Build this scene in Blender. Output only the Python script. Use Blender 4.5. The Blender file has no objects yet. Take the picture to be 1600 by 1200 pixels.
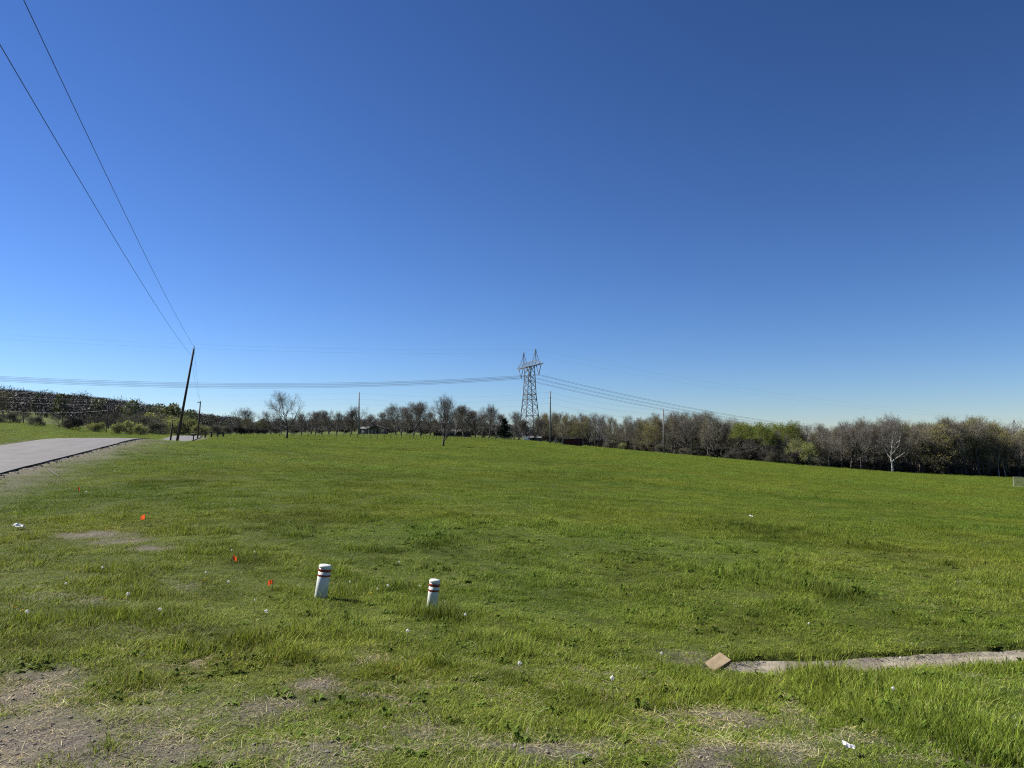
import bpy, bmesh, math, random
import numpy as np
from mathutils import Vector, Matrix

C = bpy.context.scene.collection
SC = bpy.context.scene
R = math.radians

# ------------------------------------------------------------------ camera, sky, sun, exposure
F = 1155.0                       # focal length in photograph pixels (1600 wide)
HOR = 690.0                      # row of the true horizon
PITCH = math.atan((HOR - 600.0) / F)
cam = bpy.data.cameras.new('camera')
cam.sensor_width = 36.0
cam.lens = 36.0 * F / 1600.0
cam.clip_start = 0.1
cam.clip_end = 9000.0
camo = bpy.data.objects.new('camera', cam)
camo.location = (0, 0, 0)
camo.rotation_euler = (R(90) + PITCH, 0, 0)
C.objects.link(camo)
SC.camera = camo

SUN_AZ, SUN_EL = R(-70), R(42)   # azimuth from the view direction (+Y), towards +X positive
world = bpy.data.worlds.new('World')
SC.world = world
world.use_nodes = True
wn = world.node_tree
wn.nodes.clear()
sky = wn.nodes.new('ShaderNodeTexSky')
sky.sky_type = 'NISHITA'
sky.sun_disc = False
sky.sun_elevation = SUN_EL
sky.sun_rotation = SUN_AZ
sky.altitude = 300
sky.air_density = 1.0
sky.dust_density = 0.0
sky.ozone_density = 4.0
sp = wn.nodes.new('ShaderNodeSeparateColor'); cb = wn.nodes.new('ShaderNodeCombineColor')
wn.links.new(sky.outputs[0], sp.inputs[0])
for ch, (gam, gain) in enumerate(((1.4, .176), (1.36, .208), (1.42, .236))):      # camera response and white balance of the whole sky
    pw = wn.nodes.new('ShaderNodeMath'); pw.operation = 'POWER'; pw.inputs[1].default_value = gam
    ml = wn.nodes.new('ShaderNodeMath'); ml.operation = 'MULTIPLY'; ml.inputs[1].default_value = gain
    wn.links.new(sp.outputs[ch], pw.inputs[0]); wn.links.new(pw.outputs[0], ml.inputs[0]); wn.links.new(ml.outputs[0], cb.inputs[ch])
bg = wn.nodes.new('ShaderNodeBackground')
bg.inputs['Strength'].default_value = 0.10
wo = wn.nodes.new('ShaderNodeOutputWorld')
wn.links.new(cb.outputs[0], bg.inputs[0])
wn.links.new(bg.outputs[0], wo.inputs[0])

sun = bpy.data.lights.new('sun', 'SUN')
sun.energy = 5.0
sun.angle = R(0.5)
sun.color = (1.0, 0.955, 0.88)
suno = bpy.data.objects.new('sun', sun)
sdir = Vector((math.sin(SUN_AZ) * math.cos(SUN_EL), math.cos(SUN_AZ) * math.cos(SUN_EL), math.sin(SUN_EL)))
suno.rotation_euler = sdir.to_track_quat('Z', 'Y').to_euler()
C.objects.link(suno)

SC.view_settings.view_transform = 'Standard'
SC.view_settings.look = 'None'
SC.view_settings.gamma = 1
SC.view_settings.exposure = 1.15
SC.view_settings.use_curve_mapping = False
SC.render.engine = 'CYCLES'
SC.cycles.max_bounces = 6
SC.cycles.use_denoising = False
SC.cycles.filter_width = 1.15
SC.cycles.sample_clamp_indirect = 4
SC.cycles.transparent_max_bounces = 6

random.seed(7)
rng = np.random.default_rng(7)

# ------------------------------------------------------------------ noise and terrain
def _hash(ix, iy, seed):
    h = (ix.astype(np.int64) * 374761393 + iy.astype(np.int64) * 668265263 + seed * 1442695041) & 0xffffffff
    h = ((h ^ (h >> 13)) * 1274126177) & 0xffffffff
    h = h ^ (h >> 16)
    return (h & 0xffff) / 65535.0

def vnoise(x, y, seed=0):
    x = np.asarray(x, float); y = np.asarray(y, float)
    ix = np.floor(x); iy = np.floor(y)
    fx = x - ix; fy = y - iy
    fx = fx * fx * (3 - 2 * fx); fy = fy * fy * (3 - 2 * fy)
    a = _hash(ix, iy, seed); b = _hash(ix + 1, iy, seed)
    c = _hash(ix, iy + 1, seed); d = _hash(ix + 1, iy + 1, seed)
    return (a * (1 - fx) + b * fx) * (1 - fy) + (c * (1 - fx) + d * fx) * fy

def fbm(x, y, seed=0, oct=4):
    s = 0; a = 0.5; t = 0
    for k in range(oct):
        s = s + a * vnoise(x * 2 ** k, y * 2 ** k, seed + k * 17); t += a; a *= 0.5
    return s / t

DEP = [4, 7, 10, 15, 25, 40, 60, 75, 90, 110, 130, 180, 250, 350, 500, 700, 1000]
COL = [-300, 0, 200, 300, 400, 600, 800, 1000, 1200, 1400, 1600, 1900]
PY = [
 [1166, 962, 885, 818, 757, 703, 677, 673, 670, 667, 664, 658, 650, 640, 630, 622, 618],
 [1166, 970, 893, 826, 767, 711, 682, 677, 673, 670, 668, 664, 657, 650, 641, 632, 626],
 [1166, 975, 905, 832, 763, 712, 685, 692, 694, 692, 690, 682, 676, 672, 663, 651, 643],
 [1166, 980, 915, 835, 762, 716, 694, 691, 688, 690, 690, 681, 683, 679, 676, 671, 666],
 [1166, 985, 925, 838, 763, 722, 703, 695, 690, 687, 684.5, 681.5, 680, 679, 678, 676, 674],
 [1166, 998, 936, 846, 770, 734, 715, 707, 701, 696, 692, 687, 681.5, 677, 676, 673, 668],
 [1166, 1012, 942, 851, 775, 741, 723, 714, 708, 703, 699, 693, 688, 685, 684, 682, 680],
 [1166, 1034, 948, 857, 787, 752, 732, 724, 719, 715, 712, 708, 706, 705, 704, 698, 692],
 [1166, 1044, 943, 863, 801, 771, 754, 746, 741, 736.5, 733, 728, 723, 720, 718, 703, 692],
 [1166, 1040, 940, 869, 812, 784, 768, 760, 756, 751.5, 748, 743, 738, 737, 736, 712, 692],
 [1166, 1030, 938, 875, 824, 797, 782, 774, 769.5, 765, 761, 754, 745.5, 747, 755, 720, 692],
 [1166, 1022, 938, 880, 832, 806, 791, 784, 779, 774, 770, 763, 754, 752, 757, 722, 692],
]
_lf = np.arange(math.log(4), math.log(1000) + .02, .02)
_cf = np.arange(-300, 1901, 20.0)
_D = (np.array(PY) - HOR) * np.array(DEP)[None, :] / F            # metres below the eye
_tmp = np.array([np.interp(_lf, np.log(DEP), row) for row in _D])
_G = np.array([np.interp(_cf, COL, _tmp[:, j]) for j in range(len(_lf))]).T   # [col, logdepth]
def _blur(a, ax, sg):
    r = int(sg * 3) + 1
    k = np.exp(-np.arange(-r, r + 1) ** 2 / (2 * sg * sg)); k /= k.sum()
    pad = [(0, 0), (0, 0)]; pad[ax] = (r, r)
    p = np.pad(a, pad, mode='edge')
    return np.apply_along_axis(lambda v: np.convolve(v, k, 'valid'), ax, p)
_G = _blur(_blur(_G, 0, 1.6), 1, 2.6)
AZ0, AZ1 = math.atan((-300 - 800) / F), math.atan((1900 - 800) / F)

def base_h(x, y):
    x = np.asarray(x, float); y = np.asarray(y, float)
    az = np.arctan2(x, y); r = np.hypot(x, y)
    azc = np.clip(az, AZ0, AZ1)
    dep = np.maximum(r * np.cos(azc), 1e-3)
    px = 800 + F * np.tan(azc)
    over = np.maximum(dep / 1000.0, 1.0)
    ld = np.clip(np.log(dep), math.log(4), math.log(1000) - 1e-6)
    ci = np.clip((px + 300) / 20.0, 0, len(_cf) - 1.001); li = np.clip((ld - math.log(4)) / .02, 0, len(_lf) - 1.001)
    c0 = ci.astype(int); l0 = li.astype(int); fc = ci - c0; fl = li - l0
    g = (_G[c0, l0] * (1 - fc) + _G[c0 + 1, l0] * fc) * (1 - fl) + (_G[c0, l0 + 1] * (1 - fc) + _G[c0 + 1, l0 + 1] * fc) * fl
    z = -g * over
    # directly behind the camera: level ground
    back = np.clip((np.abs(az) - 1.2) / 0.8, 0, 1) * np.clip((r - 4) / 10, 0, 1)
    z = z * (1 - back) + (-1.65) * back
    amp = np.clip(dep / 30.0, 0.25, 2.2)
    z = z + 0.07 * amp * (fbm(x / 3.1, y / 3.1, 3, 3) - .5) + 0.10 * np.clip(dep / 40, 0, 1) * (fbm(x / 11.0, y / 11.0, 9, 3) - .5)
    z = z + 0.035 * np.clip(1.6 - dep / 12, 0, 1) * (fbm(x / .35, y / .35, 21, 2) - .5)
    return z

# road centre line
RC = [(-3.0, -34), (-9.0, -16), (-13.75, 0), (-20.25, 20), (-26.75, 40), (-33.25, 60), (-40.2, 80), (-48, 100), (-55.8, 120), (-63.2, 140), (-70.6, 160), (-79, 180), (-87.5, 198), (-96, 215)]
def resample(P, step):
    P = np.array(P, float)
    # Catmull-Rom
    out = []
    for i in range(len(P) - 1):
        p0 = P[max(i - 1, 0)]; p1 = P[i]; p2 = P[i + 1]; p3 = P[min(i + 2, len(P) - 1)]
        n = max(2, int(np.linalg.norm(p2 - p1) / step))
        for k in range(n):
            t = k / n
            out.append(.5 * ((2 * p1) + (-p0 + p2) * t + (2 * p0 - 5 * p1 + 4 * p2 - p3) * t * t + (-p0 + 3 * p1 - 3 * p2 + p3) * t ** 3))
    out.append(P[-1])
    return np.array(out)
RL = resample(RC, 1.0)
RZ = base_h(RL[:, 0], RL[:, 1]) + 0.06
_k = np.ones(9) / 9
RZ = np.convolve(np.pad(RZ, 4, mode='edge'), _k, 'valid')
RHALF = 3.0
# drainage channel line
CH_PX = [(1128, 1046), (1200, 1040), (1300, 1036), (1400, 1030), (1500, 1025), (1600, 1020), (1760, 1010), (1950, 998), (2200, 985), (2500, 975)]

def dist_to(line, x, y):
    x = np.asarray(x, float).ravel(); y = np.asarray(y, float).ravel()
    best = np.full(x.shape, 1e9); bi = np.zeros(x.shape, int)
    lo = line.min(0) - 14; hi = line.max(0) + 14
    m = (x > lo[0]) & (x < hi[0]) & (y > lo[1]) & (y < hi[1])
    ii = np.nonzero(m)[0]
    for s in range(0, len(ii), 20000):
        q = ii[s:s + 20000]
        d = np.hypot(x[q, None] - line[None, :, 0], y[q, None] - line[None, :, 1])
        bi[q] = d.argmin(1); best[q] = d.min(1)
    return best, bi

def smooth(a, b, t):
    t = np.clip((t - a) / (b - a), 0, 1)
    return t * t * (3 - 2 * t)

CHL = None
def height(x, y):
    x = np.asarray(x, float); y = np.asarray(y, float)
    shp = np.broadcast(x, y).shape
    x = np.broadcast_to(x, shp).ravel(); y = np.broadcast_to(y, shp).ravel()
    z = base_h(x, y)
    d, i = dist_to(RL, x, y)
    w = 1 - smooth(3.15, 6.5, d)
    z = z * (1 - w) + (RZ[i] - 0.06) * w
    w2 = 1 - smooth(2.75, 3.0, d)
    z = z - 0.15 * w2
    if CHL is not None:
        d, i = dist_to(CHL, x, y)
        z = z - 0.20 * (1 - smooth(0.25, 0.37, d)) * smooth(0, 6, i)
        d, i = dist_to(SWL, x, y)
        z = z - 0.07 * (1 - smooth(0.05, 0.22, d)) * (.4 + .8 * vnoise(i * .12, 0, 3))
    return z.reshape(shp)
def hz(x, y): return float(height(np.array([x]), np.array([y]))[0])

_cp, _sp = math.cos(PITCH), math.sin(PITCH)
def ray(px, py):
    a = (px - 800) / F; b = -(py - 600) / F
    d = np.array([a, _cp - b * _sp, _sp + b * _cp])
    return d / d[1]
_T = np.exp(np.linspace(math.log(2.5), math.log(900), 2600))
def place(px, py):
    d = ray(px, py)
    P = d[None, :] * _T[:, None]
    h = height(P[:, 0], P[:, 1])
    below = np.nonzero(P[:, 2] <= h)[0]
    k = below[0] if len(below) else len(_T) - 1
    return Vector((P[k, 0], P[k, 1], float(h[k])))
def at(px, py, Y):
    d = ray(px, py) * Y
    return Vector(d)
def on(px, Y):
    x = (px - 800) / F * Y
    return Vector((x, Y, hz(x, Y)))
def proj(v):
    y = v[1] * _cp + v[2] * _sp; up = -v[1] * _sp + v[2] * _cp
    return 800 + F * v[0] / y, 600 - F * up / y

CHL0 = resample([tuple(place(*p)[:2]) for p in CH_PX], .06)
SWL = resample([tuple(place(*p)[:2]) for p in [(1108, 1043), (1030, 1036), (950, 1026), (870, 1012), (790, 985), (735, 962), (700, 952)]], .06)
CHL = CHL0

# ------------------------------------------------------------------ helpers
def tag(o, label=None, cat=None, group=None, kind=None):
    if label: o['label'] = label
    if cat: o['category'] = cat
    if group: o['group'] = group
    if kind: o['kind'] = kind
    return o
def empty(name, loc=(0, 0, 0), rz=0, label=None, cat=None, group=None):
    o = bpy.data.objects.new(name, None); C.objects.link(o)
    o.empty_display_size = .2
    o.location = loc; o.rotation_euler = (0, 0, rz)
    return tag(o, label, cat, group)
def link(name, me, parent=None):
    o = bpy.data.objects.new(name, me); C.objects.link(o)
    if parent: o.parent = parent
    return o
def copy_tree(o, parent=None):
    c = o.copy(); C.objects.link(c); c.parent = parent
    for ch in [q for q in o.children]: copy_tree(ch, c)
    return c

class MB:
    def __init__(s): s.v = []; s.f = []; s.c = []
    def add(s, v, f, col=None):
        b = len(s.v); s.v.extend(v); s.f.extend([tuple(i + b for i in q) for q in f])
        s.c.extend([col if col is not None else (1, 1, 1)] * len(v))
    def box(s, c, sz, rot=None):
        x, y, z = sz[0] / 2, sz[1] / 2, sz[2] / 2
        P = [Vector((i, j, k)) for i in (-x, x) for j in (-y, y) for k in (-z, z)]
        if rot is not None: P = [rot @ p for p in P]
        P = [tuple(p + Vector(c)) for p in P]
        s.add(P, [(0, 1, 3, 2), (4, 6, 7, 5), (0, 4, 5, 1), (2, 3, 7, 6), (0, 2, 6, 4), (1, 5, 7, 3)])
    def bar(s, a, b, w, h=None):
        a = Vector(a); b = Vector(b); d = b - a
        q = d.to_track_quat('X', 'Z').to_matrix()
        s.box((a + b) / 2, (d.length, w, h or w), q)
    def tube(s, pts, rad, n=6, cap=True, col=None):
        m = len(pts); ring = []
        ref = Vector((0, 0, 1))
        vs = []
        for i, p in enumerate(pts):
            p = Vector(p)
            d = Vector(pts[min(i + 1, m - 1)]) - Vector(pts[max(i - 1, 0)])
            if d.length < 1e-9: d = Vector((0, 0, 1))
            d.normalize()
            u = d.cross(ref)
            if u.length < .2: u = d.cross(Vector((0.96, 0.28, 0)))
            u.normalize(); w = d.cross(u)
            r = rad[i] if hasattr(rad, '__len__') else rad
            for k in range(n):
                a = 2 * math.pi * k / n
                vs.append(tuple(p + (u * math.cos(a) + w * math.sin(a)) * r))
        fs = []
        for i in range(m - 1):
            for k in range(n):
                a = i * n + k; b = i * n + (k + 1) % n
                fs.append((a, b, b + n, a + n))
        if cap:
            fs.append(tuple(range(n))[::-1]); fs.append(tuple(range((m - 1) * n, m * n)))
        s.add(vs, fs, col)
    def ribbon(s, a, b, w, col=None):
        d = b - a
        u = d.cross(Vector((random.random() - .5, random.random() - .5, random.random() - .5)))
        if u.length < 1e-6: return
        u.normalize(); u *= w / 2
        s.add([tuple(a - u), tuple(a + u), tuple(b + u * .5), tuple(b - u * .5)], [(0, 1, 2, 3)], col)
    def prism(s, outline, y0, y1):       # outline in xz, extruded along y
        n = len(outline)
        v = [(x, y0, z) for x, z in outline] + [(x, y1, z) for x, z in outline]
        f = [tuple(range(n)), tuple(range(2 * n - 1, n - 1, -1))]
        f += [(i, i + n, (i + 1) % n + n, (i + 1) % n) for i in range(n)]
        s.add(v, f)
    def mesh(s, name, mat, smooth=False, color=False):
        me = bpy.data.meshes.new(name)
        me.from_pydata(s.v, [], s.f)
        if color:
            a = me.color_attributes.new('col', 'FLOAT_COLOR', 'POINT')
            arr = np.ones((len(s.v), 4), np.float32); arr[:, :3] = np.array(s.c)
            a.data.foreach_set('color', arr.ravel())
        if smooth: me.polygons.foreach_set('use_smooth', [True] * len(me.polygons))
        for q in (mat if isinstance(mat, (list, tuple)) else [mat]): me.materials.append(q)
        me.update()
        return me
    def build(s, name, mat, parent=None, smooth=False, color=False):
        return link(name, s.mesh(name, mat, smooth, color), parent)

# ------------------------------------------------------------------ materials
def newmat(name):
    m = bpy.data.materials.new(name); m.use_nodes = True
    nt = m.node_tree
    return m, nt, nt.nodes['Principled BSDF']
def N(nt, t, **kw):
    n = nt.nodes.new(t)
    for k, v in kw.items(): setattr(n, k, v)
    return n
def noise_node(nt, scale, detail=4, rough=.55, coord='pos', dist=0):
    t = N(nt, 'ShaderNodeTexNoise'); t.inputs['Scale'].default_value = scale; t.inputs['Detail'].default_value = detail
    t.inputs['Roughness'].default_value = rough; t.inputs['Distortion'].default_value = dist
    if coord == 'pos': src = N(nt, 'ShaderNodeNewGeometry').outputs['Position']
    else: src = N(nt, 'ShaderNodeTexCoord').outputs['Object']
    nt.links.new(src, t.inputs['Vector'])
    return t
def ramp(nt, src, stops):
    r = N(nt, 'ShaderNodeValToRGB')
    el = r.color_ramp.elements
    while len(el) < len(stops): el.new(.5)
    for e, (p, c) in zip(el, stops):
        e.position = p; e.color = (*c, 1) if len(c) == 3 else c
    nt.links.new(src, r.inputs[0])
    return r
def mix(nt, fac, a, b, typ='MIX'):
    m = N(nt, 'ShaderNodeMix', data_type='RGBA', blend_type=typ)
    for s, v in ((m.inputs[0], fac), (m.inputs[6], a), (m.inputs[7], b)):
        if isinstance(v, (int, float)): s.default_value = v
        elif isinstance(v, tuple): s.default_value = (*v, 1)
        else: nt.links.new(v, s)
    return m.outputs[2]
def mat_noise(name, c1, c2, scale=4, rough=.85, coord='obj', bump=0, vary=0, metallic=0, spec=.3):
    m, nt, b = newmat(name)
    n = noise_node(nt, scale, coord=coord)
    col = ramp(nt, n.outputs[0], [(.3, c1), (.7, c2)]).outputs[0]
    if vary:
        oi = N(nt, 'ShaderNodeObjectInfo')
        mr = N(nt, 'ShaderNodeMapRange'); mr.inputs[3].default_value = 1 - vary; mr.inputs[4].default_value = 1 + vary
        nt.links.new(oi.outputs['Random'], mr.inputs[0])
        hv = N(nt, 'ShaderNodeHueSaturation'); nt.links.new(col, hv.inputs['Color']); nt.links.new(mr.outputs[0], hv.inputs['Value'])
        col = hv.outputs[0]
    nt.links.new(col, b.inputs['Base Color'])
    b.inputs['Roughness'].default_value = rough; b.inputs['Metallic'].default_value = metallic
    b.inputs['Specular IOR Level'].default_value = spec
    if bump:
        bp = N(nt, 'ShaderNodeBump'); bp.inputs['Strength'].default_value = bump; bp.inputs['Distance'].default_value = .02
        nt.links.new(n.outputs[0], bp.inputs['Height']); nt.links.new(bp.outputs[0], b.inputs['Normal'])
    return m
def leafy(name, c1, c2, scale=.5, trans=.35, colattr=False, inst_tint=False, spec=.15, rough=.6, coord='pos', vary=.18, big=None):
    """foliage / blade material: diffuse + translucent + a little gloss"""
    m, nt, b = newmat(name)
    out = nt.nodes['Material Output']
    n = noise_node(nt, scale, 5, coord=coord)
    col = ramp(nt, n.outputs[0], [(.32, c1), (.68, c2)]).outputs[0]
    if big:
        n2 = noise_node(nt, big[0], 3, coord='pos')
        col = mix(nt, ramp(nt, n2.outputs[0], [(.38, (0, 0, 0)), (.66, (1, 1, 1))]).outputs[0], col, mix(nt, 1.0, col, big[1], 'MULTIPLY'))
    if colattr:
        a = N(nt, 'ShaderNodeAttribute', attribute_name='col')
        col = mix(nt, 1.0, col, a.outputs['Color'], 'MULTIPLY')
    if inst_tint:
        a = N(nt, 'ShaderNodeAttribute', attribute_name='tint', attribute_type='INSTANCER')
        col = mix(nt, 1.0, col, a.outputs['Color'], 'MULTIPLY')
    elif vary:
        oi = N(nt, 'ShaderNodeObjectInfo')
        mr = N(nt, 'ShaderNodeMapRange'); mr.inputs[3].default_value = 1 - vary; mr.inputs[4].default_value = 1 + vary
        nt.links.new(oi.outputs['Random'], mr.inputs[0])
        hv = N(nt, 'ShaderNodeHueSaturation'); nt.links.new(col, hv.inputs['Color']); nt.links.new(mr.outputs[0], hv.inputs['Value'])
        col = hv.outputs[0]
    nt.links.new(col, b.inputs['Base Color'])
    b.inputs['Roughness'].default_value = rough; b.inputs['Specular IOR Level'].default_value = spec
    if trans:
        tr = N(nt, 'ShaderNodeBsdfTranslucent'); nt.links.new(col, tr.inputs[0])
        ms = N(nt, 'ShaderNodeMixShader'); ms.inputs[0].default_value = trans
        nt.links.new(b.outputs[0], ms.inputs[1]); nt.links.new(tr.outputs[0], ms.inputs[2])
        nt.links.new(ms.outputs[0], out.inputs['Surface'])
    return m

G1, G2 = (.102, .145, .016), (.166, .214, .031)
M = {}
M['blade'] = leafy('grass_blade', G1, G2, .9, .38, True, True, spec=.10, rough=.6, big=(.11, (.86, .9, .85)))
M['straw'] = leafy('straw', (.22, .19, .12), (.33, .29, .20), 6, .15, True, True, spec=.1)
M['weed'] = leafy('weed_leaf', (.075, .115, .016), (.11, .155, .026), 3, .3, True, True, spec=.06, rough=.7)
M['bark'] = mat_noise('grey_bark', (.085, .077, .068), (.165, .15, .135), 3, .9, vary=.2)
M['dark_bark'] = mat_noise('dark_bark', (.035, .03, .026), (.07, .062, .055), 3, .9, vary=.2)
M['white_bark'] = mat_noise('white_bark', (.26, .245, .215), (.52, .50, .46), .9, .8)
M['twig'] = mat_noise('twig_bark', (.105, .094, .078), (.172, .156, .132), 1.2, .9, vary=.25)
M['twig_dark'] = mat_noise('dark_bush_twig', (.045, .038, .032), (.085, .073, .060), 1.2, .9, vary=.25)
M['twig_brown'] = mat_noise('brown_twig', (.104, .090, .068), (.16, .142, .110), 1.2, .9, vary=.25)
M['bud'] = leafy('olive_buds', (.18, .17, .036), (.27, .25, .06), .8, .3, coord='obj')
M['leaf'] = leafy('spring_leaf', (.115, .145, .018), (.18, .215, .032), .7, .4, coord='obj')
M['leaf_pale'] = leafy('pale_willow_leaf', (.23, .26, .05), (.33, .36, .08), .7, .4, coord='obj')
M['leaf_grey'] = leafy('grey_green_leaf', (.075, .084, .042), (.12, .125, .065), .7, .35, coord='obj')
M['cedar'] = leafy('cedar_needles', (.014, .026, .014), (.03, .048, .024), 1.2, .1, coord='obj')
M['pole_wood'] = mat_noise('weathered_pole_wood', (.032, .026, .022), (.065, .055, .047), 5, .9)
M['pole_grey'] = mat_noise('grey_pole_steel', (.13, .13, .127), (.18, .177, .168), 2, .6)
M['steel'] = mat_noise('galvanised_lattice_steel', (.115, .128, .142), (.185, .20, .218), 1, .55, metallic=.3)
M['wire'] = mat_noise('dark_wire', (.03, .035, .045), (.05, .055, .07), 1, .5)
M['wire_line'] = mat_noise('aluminium_conductor', (.12, .14, .17), (.16, .18, .21), 1, .5)
M['post'] = mat_noise('fence_post_wood', (.05, .042, .03), (.10, .085, .06), 4, .9, vary=.2)
M['insul'] = mat_noise('insulator_grey', (.05, .055, .06), (.09, .095, .10), 2, .4)
M['flag'] = leafy('flag_orange', (.85, .10, .02), (.90, .14, .03), 30, .4, coord='obj', vary=.05)
M['paper'] = leafy('white_litter', (.72, .72, .74), (.82, .82, .82), 30, .25, coord='obj', vary=0)
M['puff'] = leafy('seed_head', (.66, .66, .61), (.78, .78, .74), 200, .4, coord='obj', vary=0)
M['petal'] = leafy('dandelion_petal', (.55, .38, .015), (.62, .44, .02), 200, .2, coord='obj', vary=0)
M['stem'] = leafy('flower_stem', (.14, .18, .05), (.18, .22, .07), 30, .2, coord='obj', vary=0)
M['stick'] = mat_noise('dead_stick', (.04, .032, .025), (.08, .065, .05), 20, .9)

# bollard plastic: off-white, dusty near the ground
m, nt, b = newmat('bollard_plastic')
n = noise_node(nt, 9, 8, .7, coord='obj')
b.inputs['Roughness'].default_value = .42
nt.links.new(ramp(nt, n.outputs[0], [(.30, (.40, .40, .345)), (.46, (.56, .57, .515)), (.7, (.64, .65, .595))]).outputs[0], b.inputs['Base Color'])
M['bollard'] = m
M['band'] = mat_noise('red_reflective_band', (.17, .020, .012), (.25, .034, .018), 40, .4)

# ground: soil, thatch and green, driven by the bare attribute
m, nt, b = newmat('field_ground')
a = N(nt, 'ShaderNodeAttribute', attribute_name='bare')
n1 = noise_node(nt, .9, 6); n2 = noise_node(nt, .11, 3); n3 = noise_node(nt, 38, 5, .7); n4 = noise_node(nt, 7, 5, .65)
gr = ramp(nt, n1.outputs[0], [(.30, (.054, .070, .012)), (.70, (.092, .113, .023))]).outputs[0]
gr = mix(nt, ramp(nt, n2.outputs[0], [(.38, (0, 0, 0)), (.66, (1, 1, 1))]).outputs[0], gr, mix(nt, 1.0, gr, (.82, .88, .82), 'MULTIPLY'))
gr = mix(nt, ramp(nt, n4.outputs[0], [(.42, (0, 0, 0)), (.72, (.5, .5, .5))]).outputs[0], gr, (.036, .042, .012))
so = ramp(nt, n3.outputs[0], [(.25, (.075, .062, .050)), (.5, (.14, .122, .104)), (.75, (.22, .195, .165))]).outputs[0]
so = mix(nt, ramp(nt, n4.outputs[0], [(.35, (0, 0, 0)), (.65, (.7, .7, .7))]).outputs[0], so, (.135, .115, .097))
nt.links.new(mix(nt, a.outputs['Fac'], gr, so), b.inputs['Base Color'])
b.inputs['Roughness'].default_value = .95; b.inputs['Specular IOR Level'].default_value = .1
bp = N(nt, 'ShaderNodeBump'); bp.inputs['Strength'].default_value = .8; bp.inputs['Distance'].default_value = .05
nt.links.new(n3.outputs[0], bp.inputs['Height'])
bp2 = N(nt, 'ShaderNodeBump'); bp2.inputs['Strength'].default_value = .7; bp2.inputs['Distance'].default_value = .12
nt.links.new(n4.outputs[0], bp2.inputs['Height']); nt.links.new(bp.outputs[0], bp2.inputs['Normal'])
nt.links.new(bp2.outputs[0], b.inputs['Normal'])
M['ground'] = m

# asphalt
m, nt, b = newmat('old_asphalt')
n1 = noise_node(nt, 60, 4, .7); n2 = noise_node(nt, .55, 4)
mp = N(nt, 'ShaderNodeAttribute', attribute_name='lane')
cr = N(nt, 'ShaderNodeTexVoronoi', feature='DISTANCE_TO_EDGE'); cr.inputs['Scale'].default_value = .33
wv = noise_node(nt, 1.1, 4)
va = N(nt, 'ShaderNodeVectorMath', operation='ADD'); g = N(nt, 'ShaderNodeNewGeometry')
sc = N(nt, 'ShaderNodeVectorMath', operation='SCALE'); sc.inputs['Scale'].default_value = 1.6
nt.links.new(wv.outputs['Color'], sc.inputs[0]); nt.links.new(g.outputs['Position'], va.inputs[0]); nt.links.new(sc.outputs[0], va.inputs[1])
nt.links.new(va.outputs[0], cr.inputs['Vector'])
col = ramp(nt, n1.outputs[0], [(.3, (.090, .0865, .084)), (.7, (.140, .135, .132))]).outputs[0]
col = mix(nt, 1.0, col, ramp(nt, n2.outputs[0], [(.3, (.80, .80, .82)), (.7, (1.08, 1.06, 1.05))]).outputs[0], 'MULTIPLY')
col = mix(nt, ramp(nt, cr.outputs[0], [(.0, (.75, .75, .75)), (.012, (0, 0, 0))]).outputs[0], col, (.06, .058, .056))
col = mix(nt, 1.0, col, ramp(nt, mp.outputs['Fac'], [(0, (.9, .9, .9)), (1, (1.06, 1.06, 1.06))]).outputs[0], 'MULTIPLY')
nt.links.new(col, b.inputs['Base Color'])
b.inputs['Roughness'].default_value = .85; b.inputs['Specular IOR Level'].default_value = .3
bp = N(nt, 'ShaderNodeBump'); bp.inputs['Strength'].default_value = .5; bp.inputs['Distance'].default_value = .01
nt.links.new(n1.outputs[0], bp.inputs['Height']); nt.links.new(bp.outputs[0], b.inputs['Normal'])
M['asphalt'] = m
M['asphalt_edge_shadow'] = mat_noise('asphalt_edge_shadow', (.015, .015, .015), (.04, .038, .036), 30, .9)  # near-black so the edge carries the asphalt layer's shadow line in its colour
M['gravel'] = mat_noise('road_gravel', (.10, .095, .085), (.24, .225, .205), 40, .95, coord='pos', bump=.5)

# concrete of the channel: tan, silt-stained
m, nt, b = newmat('channel_concrete')
n1 = noise_node(nt, 26, 6, .7); n2 = noise_node(nt, 2.4, 5, .6)
col = ramp(nt, n1.outputs[0], [(.3, (.25, .215, .16)), (.7, (.40, .36, .28))]).outputs[0]
col = mix(nt, ramp(nt, n2.outputs[0], [(.40, (0, 0, 0)), (.60, (.9, .9, .9))]).outputs[0], col, (.18, .155, .118))
nt.links.new(col, b.inputs['Base Color']); b.inputs['Roughness'].default_value = .9
bp = N(nt, 'ShaderNodeBump'); bp.inputs['Strength'].default_value = .7; bp.inputs['Distance'].default_value = .012
nt.links.new(n1.outputs[0], bp.inputs['Height']); nt.links.new(bp.outputs[0], b.inputs['Normal'])
M['concrete'] = m
M['slab'] = mat_noise('ochre_slab', (.13, .096, .055), (.20, .155, .098), 12, .9, bump=.4)
M['pad'] = mat_noise('pale_concrete', (.30, .295, .275), (.40, .39, .365), 2, .9)

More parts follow.
